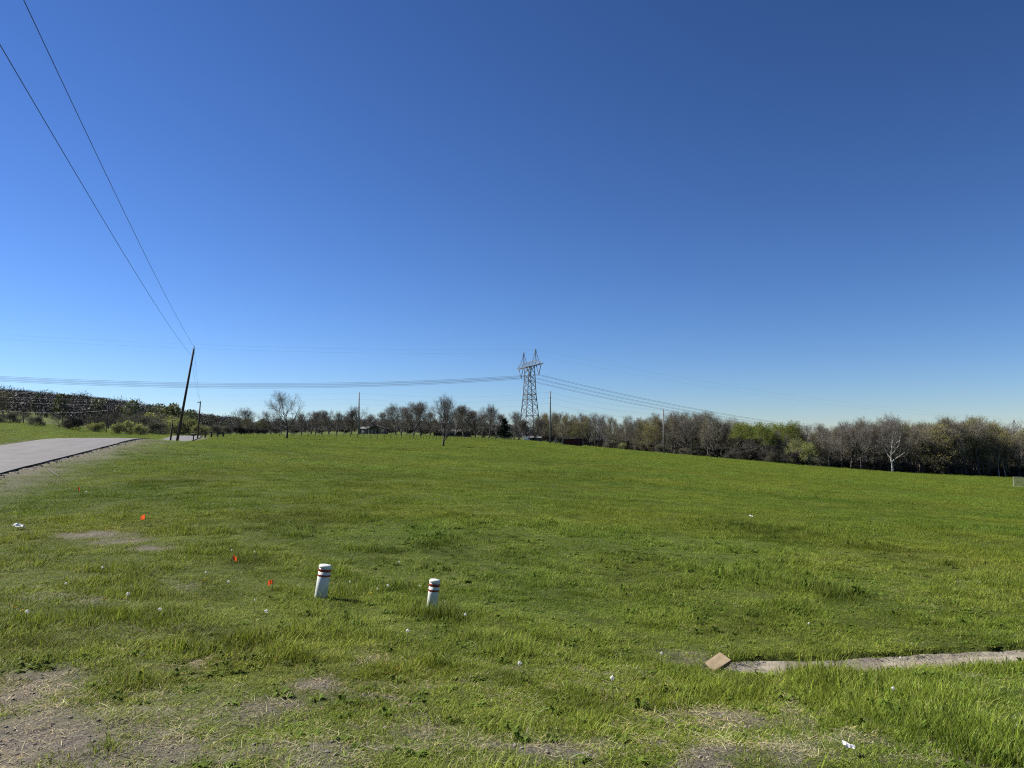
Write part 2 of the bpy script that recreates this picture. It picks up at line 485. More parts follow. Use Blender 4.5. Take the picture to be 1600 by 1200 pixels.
# ------------------------------------------------------------------ bare ground mask
BARE = []      # (centre x, y, radius along x, radius along y, strength)
def bare_px(px, py, rx_px, ry_m, s=1.0):
    p = place(px, py); BARE.append((p.x, p.y, rx_px * p.y / F, ry_m, s))
for q in [(70, 1150, 150, .62, 1.1), (200, 1185, 120, .35, 1.0), (20, 1085, 90, .5, .8), (150, 1120, 100, .4, .8), (60, 1062, 60, .22, .75),
          (480, 1075, 42, .24, .95), (430, 1105, 60, .24, .95), (500, 1185, 60, .2, .6), (640, 1140, 70, .2, .5), (590, 1030, 30, .25, .55),
          (140, 836, 48, .55, 1.0), (190, 845, 34, .5, .8), (240, 857, 26, .4, .85), (288, 915, 26, .35, .5), (312, 1035, 16, .25, .6),
          (1090, 1120, 110, .16, .85), (1010, 1110, 50, .14, .6), (880, 1165, 70, .16, .65), (1180, 1135, 60, .12, .6), (1330, 1155, 90, .13, .65),
          (1500, 1185, 120, .14, .5), (1250, 1190, 60, .1, .6), (320, 1110, 45, .2, .5), (60, 935, 40, .5, .5), (150, 940, 46, .4, .5), (200, 985, 70, .4, .4),
          (780, 1190, 60, .12, .4), (1085, 1035, 40, .3, .6), (1040, 1040, 22, .2, .5)]:
    bare_px(*q)
def bare(x, y):
    x = np.asarray(x, float); y = np.asarray(y, float)
    s = np.zeros(x.shape)
    wx = x + .35 * (fbm(x / .35, y / .35, 51, 3) - .5); wy = y + .35 * (fbm(x / .35, y / .35, 77, 3) - .5)
    for cx, cy, rx, ry, st in BARE:
        m = (np.abs(x - cx) < rx * 2.2 + .4) & (np.abs(y - cy) < ry * 2.2 + .4)
        if m.any():
            q = ((wx[m] - cx) / rx) ** 2 + ((wy[m] - cy) / ry) ** 2
            s[m] = np.maximum(s[m], st * np.exp(-q * .8))
    nz = fbm(x / .5, y / .5, 5, 4)
    s = s * (.55 + .9 * nz)
    r = np.hypot(x, y)
    near = np.clip((8.0 - r) / 3.5, 0, 1)
    s = np.maximum(s, near * .75 * smooth(.56, .72, fbm(x / .33, y / .2, 31, 4)))
    d, i = dist_to(RL, x, y); d = d.reshape(x.shape)
    side = np.where(x.ravel() > RL[i, 0], 1, 0).reshape(x.shape)
    s = np.maximum(s, (.35 + .7 * nz) * (1 - smooth(3.3, 7.2 , d)) * side * .95)
    s = np.maximum(s, (1 - smooth(3.2, 4.0, d)) * .9)
    return np.clip(s, 0, 1)

LUSH = []
for q in [(1000, 880, 55, 1.6), (1145, 975, 60, .8), (480, 812, 70, 2.5), (720, 860, 70, 1.6), (600, 870, 40, 1.0), (905, 745, 120, 6), (560, 742, 90, 5), (1180, 830, 60, 2.5), (1420, 870, 70, 2.0), (260, 935, 40, .5),
          (1450, 985, 60, .7), (330, 990, 60, .5), (60, 1010, 50, .3), (800, 1055, 40, .25), (300, 745, 60, 4), (400, 880, 30, .7), (680, 965, 40, .5), (1330, 940, 60, 1.0)]:
    p = place(q[0], q[1]); LUSH.append((p.x, p.y, q[2] * p.y / F, q[3]))
def lush(x, y):
    s = np.zeros(x.shape)
    wx = x + (fbm(x / 1.1, y / 1.1, 151, 3) - .5) * 1.2 * np.clip(y / 14, .3, 3); wy = y + (fbm(x / 1.1, y / 1.1, 157, 3) - .5) * 1.6 * np.clip(y / 14, .3, 3)
    for cx, cy, rx, ry in LUSH: s = np.maximum(s, np.exp(-((wx - cx) / rx) ** 2 - ((wy - cy) / ry) ** 2))
    return np.clip(s * 1.3, 0, 1) * np.clip(.3 + 1.4 * (fbm(x / .5, y / .5, 163, 3) - .2), 0, 1)
# ------------------------------------------------------------------ ground sheet
def make_ground():
    front = np.arange(-46, 46.01, .25)
    back = np.concatenate([np.arange(50, 310.1, 6)])
    ang = np.radians(np.concatenate([front, back]))
    rad = np.concatenate([[.3, 1, 2], np.exp(np.arange(math.log(3), math.log(60), .016)), np.exp(np.arange(math.log(60), math.log(4000), .03)), [5200]])
    A, Rr = np.meshgrid(ang, rad, indexing='ij')
    X = np.sin(A) * Rr; Y = np.cos(A) * Rr
    Z = height(X, Y)
    na, nr = X.shape
    V = np.stack([X, Y, Z], -1).reshape(-1, 3)
    i, j = np.meshgrid(np.arange(na), np.arange(nr - 1), indexing='ij')
    i2 = (i + 1) % na
    Fq = np.stack([i * nr + j, i * nr + j + 1, i2 * nr + j + 1, i2 * nr + j], -1).reshape(-1, 4)
    me = bpy.data.meshes.new('ground')
    c = len(V)
    V = np.vstack([V, [[0, 0, -1.65]]])
    cap = [(c, k * nr, ((k + 1) % na) * nr) for k in range(na)]
    me.from_pydata(V.tolist(), [], Fq[:, ::-1].tolist() + cap)
    a = me.attributes.new('bare', 'FLOAT', 'POINT')
    bb = bare(V[:, 0], V[:, 1])
    far = np.hypot(V[:, 0], V[:, 1])
    a.data.foreach_set('value', bb.astype(np.float32))
    me.polygons.foreach_set('use_smooth', [True] * len(me.polygons))
    me.materials.append(M['ground'])
    me.update()
    # make sure it faces up
    if me.polygons[10].normal.z < 0: me.flip_normals()
    return tag(link('ground', me), kind='structure')
make_ground()

# ------------------------------------------------------------------ road
def make_road():
    L = RL; n = len(L)
    T = np.gradient(L, axis=0); T /= np.linalg.norm(T, axis=1)[:, None]
    Nn = np.stack([T[:, 1], -T[:, 0]], -1)           # to the right of travel
    offs = np.linspace(-RHALF, RHALF, 13)
    V = []; lane = []
    for k in range(n):
        for o in offs:
            e = 0
            if abs(o) == RHALF: e = .16 * (vnoise(k * .35, 0, 5 if o > 0 else 8) - .6) + .05 * (vnoise(k * 1.7, 3, 6) - .5)
            oo = o + np.sign(o) * e
            p = L[k] + Nn[k] * oo
            V.append((p[0], p[1], RZ[k] + .03 * (1 - (o / RHALF) ** 2)))
            lane.append(.5 + .5 * math.cos(o / RHALF * 4 * math.pi) * .8)
    m = len(offs); f = [(k * m + j, k * m + j + 1, (k + 1) * m + j + 1, (k + 1) * m + j) for k in range(n - 1) for j in range(m - 1)]
    me = bpy.data.meshes.new('road'); 
    top = len(f); 
    b0 = len(V)
    for k in range(n):                                # broken edges of the asphalt
        for j in (0, m - 1):
            x, y, z = V[k * m + j]; V.append((x, y, z - .22)); lane.append(0)
    for k in range(n - 1):
        f.append((k * m, (k + 1) * m, b0 + (k + 1) * 2, b0 + k * 2))
        f.append((k * m + m - 1, b0 + k * 2 + 1, b0 + (k + 1) * 2 + 1, (k + 1) * m + m - 1))
    me.from_pydata(V, [], f)
    me.materials.append(M['asphalt']); me.materials.append(M['asphalt_edge_shadow'])
    mi = np.zeros(len(f), np.int32); mi[top:] = 1
    me.polygons.foreach_set('material_index', mi)
    a = me.attributes.new('lane', 'FLOAT', 'POINT'); a.data.foreach_set('value', np.array(lane, np.float32))
    me.update()
    if me.polygons[0].normal.z < 0: me.flip_normals()
    tag(link('road', me), kind='structure')
    # gravel shoulder along the right edge
    mb = MB()
    for k in range(30, n - 12):
        for q in range(10):
            o = RHALF + .02 + abs(random.gauss(0, .28))
            p = L[k] + Nn[k] * o + T[k] * random.random()
            s = random.uniform(.02, .055)
            z = hz(p[0], p[1])
            d = [Vector((random.uniform(-1, 1), random.uniform(-1, 1), random.uniform(-.6, 1))) * s for _ in range(4)]
            c = Vector((p[0], p[1], z + s * .3))
            mb.add([tuple(c + Vector((s, 0, 0)) + d[0] * .4), tuple(c + Vector((-s * .6, s, 0)) + d[1] * .4), tuple(c + Vector((-s * .6, -s, 0)) + d[2] * .4), tuple(c + Vector((0, 0, s)))], [(0, 1, 3), (1, 2, 3), (2, 0, 3)])
    tag(mb.build('gravel', M['gravel']), kind='stuff')
make_road()

# ------------------------------------------------------------------ drainage channel
def make_channel():
    L = CHL
    root = empty('drainage_channel', (0, 0, 0), 0, 'shallow silted concrete drainage channel running through the grass', 'drain channel')
    n = len(L)
    T = np.gradient(L, axis=0); T /= np.linalg.norm(T, axis=1)[:, None]
    Nn = np.stack([T[:, 1], -T[:, 0]], -1)
    prof = [(-.34, -.01), (-.30, .0), (-.25, -.03), (-.14, -.075), (0, -.09), (.14, -.075), (.25, -.03), (.30, .0), (.34, -.01)]
    zb = base_h(L[:, 0], L[:, 1]) - .06
    zb = np.convolve(np.pad(zb, 12, mode='edge'), np.ones(25) / 25, 'valid')
    step = 22; s = 0
    while s < n - 4:
        e = min(s + step, n - 1)
        mb = MB(); v = []; fc = []
        tilt = random.uniform(-.012, .012)
        ks = list(range(s, e, 2)) + [e]
        for ii, k in enumerate(ks):
            tt = L[k].copy()
            if ii == len(ks) - 1: tt = tt - T[k] * .012
            for o, z in prof:
                w = 1 + .30 * (vnoise(k * .07, 1.5, 4) - .5)
                p = tt + Nn[k] * o * w
                v.append((p[0], p[1], zb[k] + z + tilt + .04 * (fbm(p[0] * 6, p[1] * 6, 2, 3) - .5)))
        m = len(prof)
        for q in range(len(ks) - 1):
            for j in range(m - 1): fc.append((q * m + j, (q + 1) * m + j, (q + 1) * m + j + 1, q * m + j + 1))
        b0 = len(v); v += [(x, y, z - .10) for x, y, z in v]
        fc += [tuple(b0 + i for i in q[::-1]) for q in fc]
        for j in range(m - 1):
            fc.append((j, j + 1, b0 + j + 1, b0 + j)); q = (len(ks) - 1) * m
            fc.append((q + j + 1, q + j, b0 + q + j, b0 + q + j + 1))
        mb.add(v, fc)
        o = mb.build('channel_section', M['concrete'], root, smooth=False)
        if sum(p.normal.z for p in o.data.polygons[:20]) < 0: o.data.flip_normals()
        s = e
    # tilted broken slab at the head of the channel
    p = place(1122, 1048)
    me = bmesh.new(); bmesh.ops.create_cube(me, size=1)
    for v in me.verts:
        v.co.x *= .20; v.co.y *= .17; v.co.z *= .045
        v.co += Vector((random.uniform(-.02, .02), random.uniform(-.02, .02), random.uniform(-.006, .006)))
    bmesh.ops.bevel(me, geom=me.edges[:], offset=.01, segments=1, affect='EDGES')
    d = bpy.data.meshes.new('broken_slab'); me.to_mesh(d); d.materials.append(M['slab'])
    o = tag(link('broken_slab', d), 'ochre broken slab tilted over the head of the concrete channel', 'slab')
    o.location = (p.x, p.y + .02, p.z + .06); o.rotation_euler = (R(10), R(-24), R(14))
make_channel()

# ------------------------------------------------------------------ scatter of plants by geometry nodes
def scatter(name, sources, mats, pts, idx, rot, scl, tint):
    """one object: tuft meshes and the points they stand on, joined by a node tree"""
    V = []; Fc = []; src = []; col = []; mi = []
    for k, (mb, mat) in enumerate(sources):
        b = len(V); V.extend(mb.v); Fc.extend([tuple(i + b for i in q) for q in mb.f]); src.extend([k] * len(mb.v)); col.extend(mb.c)
        mi.extend([mats.index(mat)] * len(mb.f))
    ns = len(V); npt = len(pts)
    V = np.vstack([np.array(V), pts])
    me = bpy.data.meshes.new(name)
    me.from_pydata(V.tolist(), [], Fc)
    me.polygons.foreach_set('material_index', np.array(mi, np.int32))
    def attr(nm, typ, key, arr):
        a = me.attributes.new(nm, typ, 'POINT'); a.data.foreach_set(key, np.ascontiguousarray(arr).ravel())
    attr('src', 'INT', 'value', np.concatenate([np.array(src), np.full(npt, -1)]).astype(np.int32))
    attr('idx', 'INT', 'value', np.concatenate([np.full(ns, -1), idx]).astype(np.int32))
    attr('rot', 'FLOAT_VECTOR', 'vector', np.vstack([np.zeros((ns, 3)), rot]).astype(np.float32))
    attr('scl', 'FLOAT_VECTOR', 'vector', np.vstack([np.ones((ns, 3)), scl]).astype(np.float32))
    ct = np.ones((ns + npt, 4), np.float32); ct[ns:, :3] = tint
    attr('tint', 'FLOAT_COLOR', 'color', ct)
    cc = np.ones((ns + npt, 4), np.float32); cc[:ns, :3] = np.array(col)
    attr('col', 'FLOAT_COLOR', 'color', cc)
    for q in mats: me.materials.append(M[q])
    o = link(name, me)
    ng = bpy.data.node_groups.new(name + '_nodes', 'GeometryNodeTree')
    ng.interface.new_socket('Geometry', in_out='INPUT', socket_type='NodeSocketGeometry')
    ng.interface.new_socket('Geometry', in_out='OUTPUT', socket_type='NodeSocketGeometry')
    gi = ng.nodes.new('NodeGroupInput'); go = ng.nodes.new('NodeGroupOutput')
    def named(nm, typ):
        n = ng.nodes.new('GeometryNodeInputNamedAttribute'); n.data_type = typ; n.inputs['Name'].default_value = nm
        return n.outputs['Attribute']
    def eq(sock, k):
        n = ng.nodes.new('FunctionNodeCompare'); n.data_type = 'INT'; n.operation = 'EQUAL'
        i = [s for s in n.inputs if s.type == 'INT']
        ng.links.new(sock, i[0]); i[1].default_value = k
        return n.outputs[0]
    def sep(geo, sel):
        n = ng.nodes.new('GeometryNodeSeparateGeometry'); n.domain = 'POINT'
        ng.links.new(geo, n.inputs['Geometry']); ng.links.new(sel, n.inputs['Selection'])
        return n.outputs['Selection']
    src_a, idx_a = named('src', 'INT'), named('idx', 'INT')
    rot_a, scl_a = named('rot', 'FLOAT_VECTOR'), named('scl', 'FLOAT_VECTOR')
    join = ng.nodes.new('GeometryNodeJoinGeometry')
    for k in range(len(sources)):
        ip = ng.nodes.new('GeometryNodeInstanceOnPoints')
        ng.links.new(sep(gi.outputs[0], eq(idx_a, k)), ip.inputs['Points'])
        ng.links.new(sep(gi.outputs[0], eq(src_a, k)), ip.inputs['Instance'])
        ng.links.new(rot_a, ip.inputs['Rotation']); ng.links.new(scl_a, ip.inputs['Scale'])
        ng.links.new(ip.outputs[0], join.inputs[0])
    ng.links.new(join.outputs[0], go.inputs[0])
    md = o.modifiers.new('scatter', 'NODES'); md.node_group = ng
    return tag(o, kind='stuff')

def tuft(nb, rad, hmin, hmax, w, lean, seed, straw=False, flat=0.0, mixstraw=0.0, calm=False):
    rd = random.Random(seed); mb = MB()
    for _ in range(nb):
        a = rd.uniform(0, 6.283); rr = rad * math.sqrt(rd.random())
        p = Vector((rr * math.cos(a), rr * math.sin(a), -.01))
        b = rd.uniform(0, 6.283); h = rd.uniform(hmin, hmax)
        d = Vector((math.cos(b), math.sin(b), 0))
        side = Vector((-d.y, d.x, 0)) * w * rd.uniform(.6, 1.2) / 2
        l = h * (lean * rd.uniform(.3, 1.5))
        z1, z2 = h * .62, h * (1 - flat)
        if flat > 0: z1 = h * .3 * (1 - flat); z2 = h * .35 * (1 - flat)
        p1 = p + d * l * .35 + Vector((0, 0, z1)); p2 = p + d * l + Vector((0, 0, z2))
        k = rd.choice((rd.uniform(.5, .9), rd.uniform(.8, 1.25), rd.uniform(1.1, 1.75)))
        if calm: k = rd.uniform(.7, 1.3)
        c = (k * rd.uniform(.9, 1.15), k, k * rd.uniform(.7, 1.1))
        if rd.random() < mixstraw: c = (k * 2.5, k * 1.75, k * 4.2)
        if rd.random() < .05 and not straw and not calm: c = (1.9, 1.6, 2.2)
        mb.add([tuple(p - side), tuple(p + side), tuple(p1 + side * .8), tuple(p1 - side * .8), tuple(p2)], [(0, 1, 2, 3), (3, 2, 4)], c)
    return mb
def rosette(nl, L, w, seed):
    rd = random.Random(seed); mb = MB()
    for k in range(nl):
        a = rd.uniform(0, 6.283); d = Vector((math.cos(a), math.sin(a), 0)); s = Vector((-d.y, d.x, 0)) * w * rd.uniform(.7, 1.2) / 2
        l = L * rd.uniform(.5, 1.1); up = rd.uniform(.15, .6)
        p0 = d * .005; p1 = d * l * .5 + Vector((0, 0, l * up)); p2 = d * l + Vector((0, 0, l * up * .7))
        q = rd.uniform(.75, 1.3)
        mb.add([tuple(p0 - s * .3), tuple(p0 + s * .3), tuple(p1 + s), tuple(p1 - s), tuple(p2)], [(0, 1, 2, 3), (3, 2, 4)], (q, q, q))
    return mb

def make_grass():
    S = [(tuft(60, .10, .012, .032, .0042, 1.0, 1, mixstraw=.04), 'blade'),
         (tuft(60, .11, .012, .036, .0042, 1.15, 2, mixstraw=.15), 'blade'),
         (tuft(50, .085, .02, .050, .0046, 1.0, 3, mixstraw=.04), 'blade'),
         (tuft(40, .09, .03, .080, .0048, 1.0, 4, mixstraw=.08), 'blade'),
         (tuft(44, .13, .03, .075, .003, 1.1, 5, straw=True, flat=.6), 'straw'),
         (tuft(36, .12, .02, .05, .003, 1.0, 6, straw=True, flat=.1), 'straw'),
         (rosette(16, .075, .022, 7), 'weed'),
         (tuft(160, .30, .018, .045, .007, 1.0, 8, mixstraw=.02, calm=True), 'blade'),          # far patches
         (tuft(160, .32, .020, .055, .007, 1.1, 9, mixstraw=.06, calm=True), 'blade')]
    mats = ['blade', 'straw', 'weed']
    P = []; I = []; SCL = []; TI = []
    def band(r0, r1, dens, amax, pick, sc):
        area = (r1 ** 2 - r0 ** 2) * amax
        n = int(area * dens)
        a = rng.uniform(-amax, amax, n); r = np.sqrt(rng.uniform(r0 ** 2, r1 ** 2, n))
        x = np.sin(a) * r; y = np.cos(a) * r
        d, _ = dist_to(RL, x, y)
        dc, ci = dist_to(CHL, x, y)
        b = bare(x, y)
        nz = fbm(x / .9, y / .9, 61, 3); nb = fbm(x / 7.0, y / 7.0, 67, 3); nd = fbm(x / .28, y / .28, 41, 2)
        keep = (d > 3.12 + .25 * rng.random(n)) & ((dc > .20 + .22 * rng.random(n)) | (ci < 3)) & (dist_to(SWL, x, y)[0] > .07 * rng.random(n) * 2)
        green = rng.random(n) > b * 1.15
        idx = np.full(n, -1)
        u = rng.random(n)
        if pick == 'near':
            idx = np.where(u < .36, 0, np.where(u < .62, 1, np.where(u < .82, 2, 3)))
            short = nz < .44
            idx = np.where(short & (idx >= 2) & (rng.random(n) < .75), idx - 2, idx)
            idx = np.where(rng.random(n) < .035 * (nb > .5), 6, idx)
            st = rng.random(n) < .035 + .12 * np.clip((8 - r) / 4, 0, 1)
            idx = np.where(st, np.where(rng.random(n) < .6, 4, 5), idx)
        else:
            idx = np.where(u < .55, 7, 8)
        idx = np.where(green, idx, np.where(rng.random(n) < .55, np.where(rng.random(n) < .75, 4, 5), -1))
        if pick != 'near': idx = np.where(green, idx, -1)
        lit = (dc > .08) & (dc < .29) & (ci > 8) & (rng.random(n) < .16) & (r < 14)      # dead straw washed into the channel
        idx = np.where(lit, 4, idx); keep = keep | lit
        keep &= idx >= 0
        s = sc * rng.uniform(.7, 1.25, n) * (.78 + .5 * nz)
        # taller lush spots
        hh = (.75 + .8 * smooth(.45, .7, nz)) * rng.uniform(.8, 1.2, n)
        hh *= np.where(r < 9, 1.0, .8) * np.where(r > 40, .85, 1)
        hh *= 1 - .55 * np.clip(b, 0, 1)
        hh *= 1 - .5 * (1 - smooth(4, 9, d))
        tv = .74 + .45 * nb + .36 * (nd - .5) + np.where(r > 16, .22, .42) * (rng.random(n) - .5)
        warm = (fbm(x / 4.0, y / 4.0, 91, 3) - .5) * .40 - .02
        lu = lush(x, y)
        lu = lu * np.where(r > 30, .6, 1); tv = tv * (1 - .40 * lu); hh *= 1 + .45 * lu
        hh *= .72 + .75 * smooth(.50, .66, fbm(x / .45, y / .45, 141, 2)) * (r < 30)
        hh *= 1 + .25 * np.exp(-((x - 4.0) / 2.6) ** 2 - ((y - 5.4) / .75) ** 2)
        t = np.stack([tv * (1 + warm), tv, tv * (1 - .3 * warm)], -1)
        hh = np.where(lit, .35, hh)
        P.append(np.stack([x, y, lit * 1.0], -1)[keep]); I.append(idx[keep])
        SCL.append(np.stack([s, s, s * hh], -1)[keep]); TI.append(t[keep])
    am = R(43)
    band(3.0, 6.5, 520, am, 'near', 1.0)
    band(6.5, 11, 330, am, 'near', 1.05)
    band(11, 20, 150, am, 'near', 1.25)
    band(18, 42, 32, am, 'far', 1.0)
    band(38, 90, 8, am, 'far', 1.7)
    band(85, 190, 2.0, R(41), 'far', 2.8)
    band(185, 300, .8, R(39), 'far', 4.2)
    P = np.vstack(P); P[:, 2] = np.where(P[:, 2] > .5, base_h(P[:, 0], P[:, 1]) - .105, height(P[:, 0], P[:, 1]) - .004)
    I = np.concatenate(I); SCL = np.vstack(SCL); TI = np.vstack(TI)
    rot = np.stack([rng.normal(0, .10, len(I)), rng.normal(0, .10, len(I)), rng.uniform(0, 6.283, len(I))], -1)
    print('grass points', len(I))
    scatter('grass', S, mats, P, I, rot, SCL, TI)
make_grass()

def make_clods():
    M['clod'] = mat_noise('soil_clod', (.11, .094, .078), (.22, .195, .165), 30, .95, coord='pos')
    S = []
    for k in range(4):
        bm = bmesh.new(); bmesh.ops.create_icosphere(bm, subdivisions=1, radius=1)
        for v in bm.verts: v.co = v.co * random.uniform(.6, 1.25); v.co.z *= .6
        mb = MB(); mb.add([tuple(v.co) for v in bm.verts], [tuple(v.index for v in f.verts) for f in bm.faces]); S.append((mb, 'clod'))
    n = 60000
    a = rng.uniform(-R(38), R(38), n); r = np.sqrt(rng.uniform(3.2 ** 2, 14 ** 2, n)); x = np.sin(a) * r; y = np.cos(a) * r
    keep = rng.random(n) < np.clip(bare(x, y) - .35, 0, 1) * 1.2
    keep &= dist_to(CHL, x, y)[0] > .4
    x, y = x[keep], y[keep]; n = len(x); sc = .004 + .012 * rng.random(n) ** 4
    scatter('soil_clods', S, ['clod'], np.stack([x, y, height(x, y) + sc * .2], -1), rng.integers(0, 4, n), rng.uniform(0, 6.28, (n, 3)) * [.1, .1, 1], np.stack([sc] * 3, -1), np.ones((n, 3)))
    print('clods', n)
make_clods()

# ------------------------------------------------------------------ trees
UP = Vector((0, 0, 1))
def rvec(s=1.0): return Vector((random.gauss(0, s), random.gauss(0, s), random.gauss(0, s)))
class TreeSpec:
    def __init__(s, H=12, trunk=.25, limbs=11, spread=50, reach=.48, leader=.85, top=.55, sub=(6, 6, 5), tw=.022, r0=.02, jit=.16, trop=.10, leaves=0, leaf=.2, twl=.8, stems=1, leaf_low=0.0, lean=0.03, shape='round'):
        s.__dict__.update(locals())
def grow_tree(sp, seed):
    random.seed(seed)
    tr, cr, lf = MB(), MB(), MB()
    H = sp.H; tips = []
    def branch(p, d, L, r, lvl):
        nseg = (7, 5, 4, 3, 2)[lvl]
        pts = [p.copy()]; rad = [r]; dirs = [d.copy()]
        q = p.copy(); dd = d.copy()
        for i in range(nseg):
            dd = (dd + rvec(sp.jit * (.5 if lvl == 0 else 1)) + UP * (sp.trop if lvl else .05)).normalized()
            q = q + dd * (L / nseg)
            if q.z < .35 and lvl: q.z = .35
            pts.append(q.copy()); dirs.append(dd.copy())
            rad.append(max(r * (1 - .82 * (i + 1) / nseg), .006))
        if lvl == 0: tr.tube(pts, [rad[0] * 1.35] + rad[1:], 7)
        elif lvl == 1: tr.tube(pts, rad, 5, cap=False)
        elif lvl == 2: cr.tube(pts, rad, 3, cap=False)
        elif lvl == 3:
            for i in range(nseg): cr.ribbon(pts[i], pts[i + 1], max(rad[i] * 2, sp.tw * 1.15))
        else:
            cr.ribbon(pts[0], pts[-1], sp.tw)
            tips.append(pts[-1])
        return pts, dirs, rad
    def along(pts, dirs, rad, t):
        x = t * (len(pts) - 1); i = min(int(x), len(pts) - 2); f = x - i
        return pts[i].lerp(pts[i + 1], f), dirs[i + 1], rad[i] * (1 - f) + rad[i + 1] * f
    def side_dir(d, ang, az):
        u = d.cross(UP)
        if u.length < .15: u = d.cross(Vector((1, 0, 0)))
        u.normalize(); w = d.cross(u)
        return (d * math.cos(ang) + (u * math.cos(az) + w * math.sin(az)) * math.sin(ang)).normalized()
    def kids(br, L, lvl):
        n = sp.sub[lvl - 1] + (1 if lvl == 1 else 0) if lvl - 1 < len(sp.sub) else 0
        if not n: return
        if lvl == 1: n = max(2, int(round(n * min(1.15, L / (H * .30)))))
        if lvl == 2: n = max(2, int(round(n * min(1.15, L / (H * .15)))))
        az = random.uniform(0, 6.28)
        for k in range(n):
            t = .22 + .78 * (k + random.random() * .8) / n
            t = min(t, 1.0)
            p, d, r = along(*br, t)
            az += 2.4 + random.uniform(-.5, .5)
            ang = R(random.uniform(24, 52)) * (1 if t < .95 else .5)
            nd = side_dir(d, ang, az)
            ln = L * random.uniform(.42, .66) * (1.15 - .45 * t)
            if lvl == 3: ln = sp.twl * random.uniform(.6, 1.25)
            b = branch(p, nd, ln, max(r * .68, .012), lvl + 1)
            if lvl < 3: kids(b, ln, lvl + 1)
    for st in range(sp.stems):
        ln = sp.lean if sp.stems == 1 else .35
        d0 = (UP + Vector((random.gauss(0, ln), random.gauss(0, ln), 0))).normalized()
        TL = H * sp.leader * (1 if sp.stems == 1 else random.uniform(.75, 1))
        b0 = branch(Vector((random.gauss(0, .1), random.gauss(0, .1), -.3)), d0, TL, H * sp.r0 / math.sqrt(sp.stems), 0)
        az = random.uniform(0, 6.28)
        nl = max(3, sp.limbs // sp.stems)
        for k in range(nl):
            f = (k + random.random() * .7) / nl
            t = sp.trunk + (1 - sp.trunk) * f
            t = min(t, 1)
            p, d, r = along(*b0, t)
            az += 2.4 + random.uniform(-.4, .4)
            if sp.shape == 'round': prof = (1 - f) ** .6 * .62 + .42 if f > .25 else .75 + .6 * f
            elif sp.shape == 'vase': prof = .95 - .35 * f
            elif sp.shape == 'cone': prof = 1.0 - .85 * f
            else: prof = .55 + .45 * math.sin(math.pi * min(1, f + .15))
            ang = R(sp.spread) * (1.12 - .62 * f) * random.uniform(.8, 1.15)
            L = H * sp.reach * prof * random.uniform(.8, 1.12)
            b = branch(p, side_dir(d, ang, az), L, max(r * .75, .045), 1)
            kids(b, L, 1)
        # the leader's own top
        p, d, r = along(*b0, .97)
        for k in range(3):
            L = H * (1 - sp.leader) * random.uniform(.75, 1.05)
            kids(branch(p, side_dir(d, R(random.uniform(8, 26)), k * 2.1 + random.random()), L, max(r, .03), 1), L, 1)
    if sp.leaves:
        for k in range(sp.leaves):
            c = random.choice(tips) + rvec(.16)
            if c.z < H * sp.leaf_low: continue
            s = sp.leaf * random.uniform(.55, 1.25)
            u = rvec().normalized(); w = u.cross(rvec()).normalized()
            g = random.uniform(.75, 1.25)
            lf.add([tuple(c - u * s * .5), tuple(c + w * s * .28), tuple(c + u * s * .5), tuple(c - w * s * .28)], [(0, 1, 2, 3)])
    zmax = max(v[2] for v in cr.v)
    return tr, cr, lf, zmax

KINDS = {}
def kind(name, objname, sp, seed, bark, twig, leafm=None):
    sp.reach *= 1.12; sp.trunk *= .8; sp.r0 *= 1.2; sp.leader *= .84 if sp.shape != 'vase' else 1.0
    tr, cr, lf, zm = grow_tree(sp, seed)
    parts = [('trunk', tr.mesh('trunk', M[bark], True)), ('crown', cr.mesh('crown', M[twig]))]
    if lf.v: parts.append(('foliage', lf.mesh('foliage', M[leafm])))
    KINDS[name] = (objname, parts, zm)
T0 = TreeSpec
kind('walnut', 'bare_tree', T0(H=12, trunk=.27, limbs=10, spread=56, reach=.50, leader=.80, sub=(6, 6, 5), tw=.022, jit=.2, trop=.11), 11, 'dark_bark', 'twig')
kind('lone', 'bare_tree', T0(H=10, trunk=.24, limbs=15, spread=46, reach=.46, leader=.86, sub=(7, 6, 5), tw=.018, trop=.12, twl=.7), 12, 'dark_bark', 'twig')
kind('round_a', 'bare_tree', T0(H=12, trunk=.2, limbs=13, spread=44, reach=.47, leader=.82, sub=(7, 6, 5), tw=.026, trop=.12), 13, 'bark', 'twig')
kind('round_b', 'bare_tree', T0(H=12, trunk=.16, limbs=14, spread=50, reach=.46, leader=.85, sub=(7, 6, 6), tw=.030, trop=.10), 14, 'bark', 'twig_brown')
kind('vase', 'bare_tree', T0(H=12, trunk=.3, limbs=10, spread=36, reach=.52, leader=.62, sub=(6, 6, 6), tw=.026, trop=.14, shape='vase'), 15, 'bark', 'twig')
kind('wood_a', 'woodland_tree', T0(H=17, trunk=.34, limbs=11, spread=36, reach=.33, leader=.88, sub=(6, 6, 4), tw=.032, trop=.13, twl=1.0, r0=.014), 16, 'bark', 'twig')
kind('wood_b', 'woodland_tree', T0(H=17, trunk=.28, limbs=13, spread=46, reach=.32, leader=.9, sub=(6, 6, 5), tw=.038, trop=.10, twl=1.0, r0=.012, leaves=1800, leaf=.20), 17, 'bark', 'twig_brown', 'bud')
kind('wood_c', 'woodland_tree', T0(H=17, trunk=.4, limbs=9, spread=34, reach=.36, leader=.8, sub=(6, 5, 5), tw=.036, trop=.14, twl=1.0, r0=.012, shape='vase', lean=.07), 18, 'dark_bark', 'twig')
kind('wood_bud', 'budding_tree', T0(H=16, trunk=.3, limbs=12, spread=46, reach=.36, leader=.86, sub=(6, 6, 4), tw=.034, trop=.1, twl=1.0, r0=.012, leaves=4200, leaf=.24), 19, 'dark_bark', 'twig', 'bud')
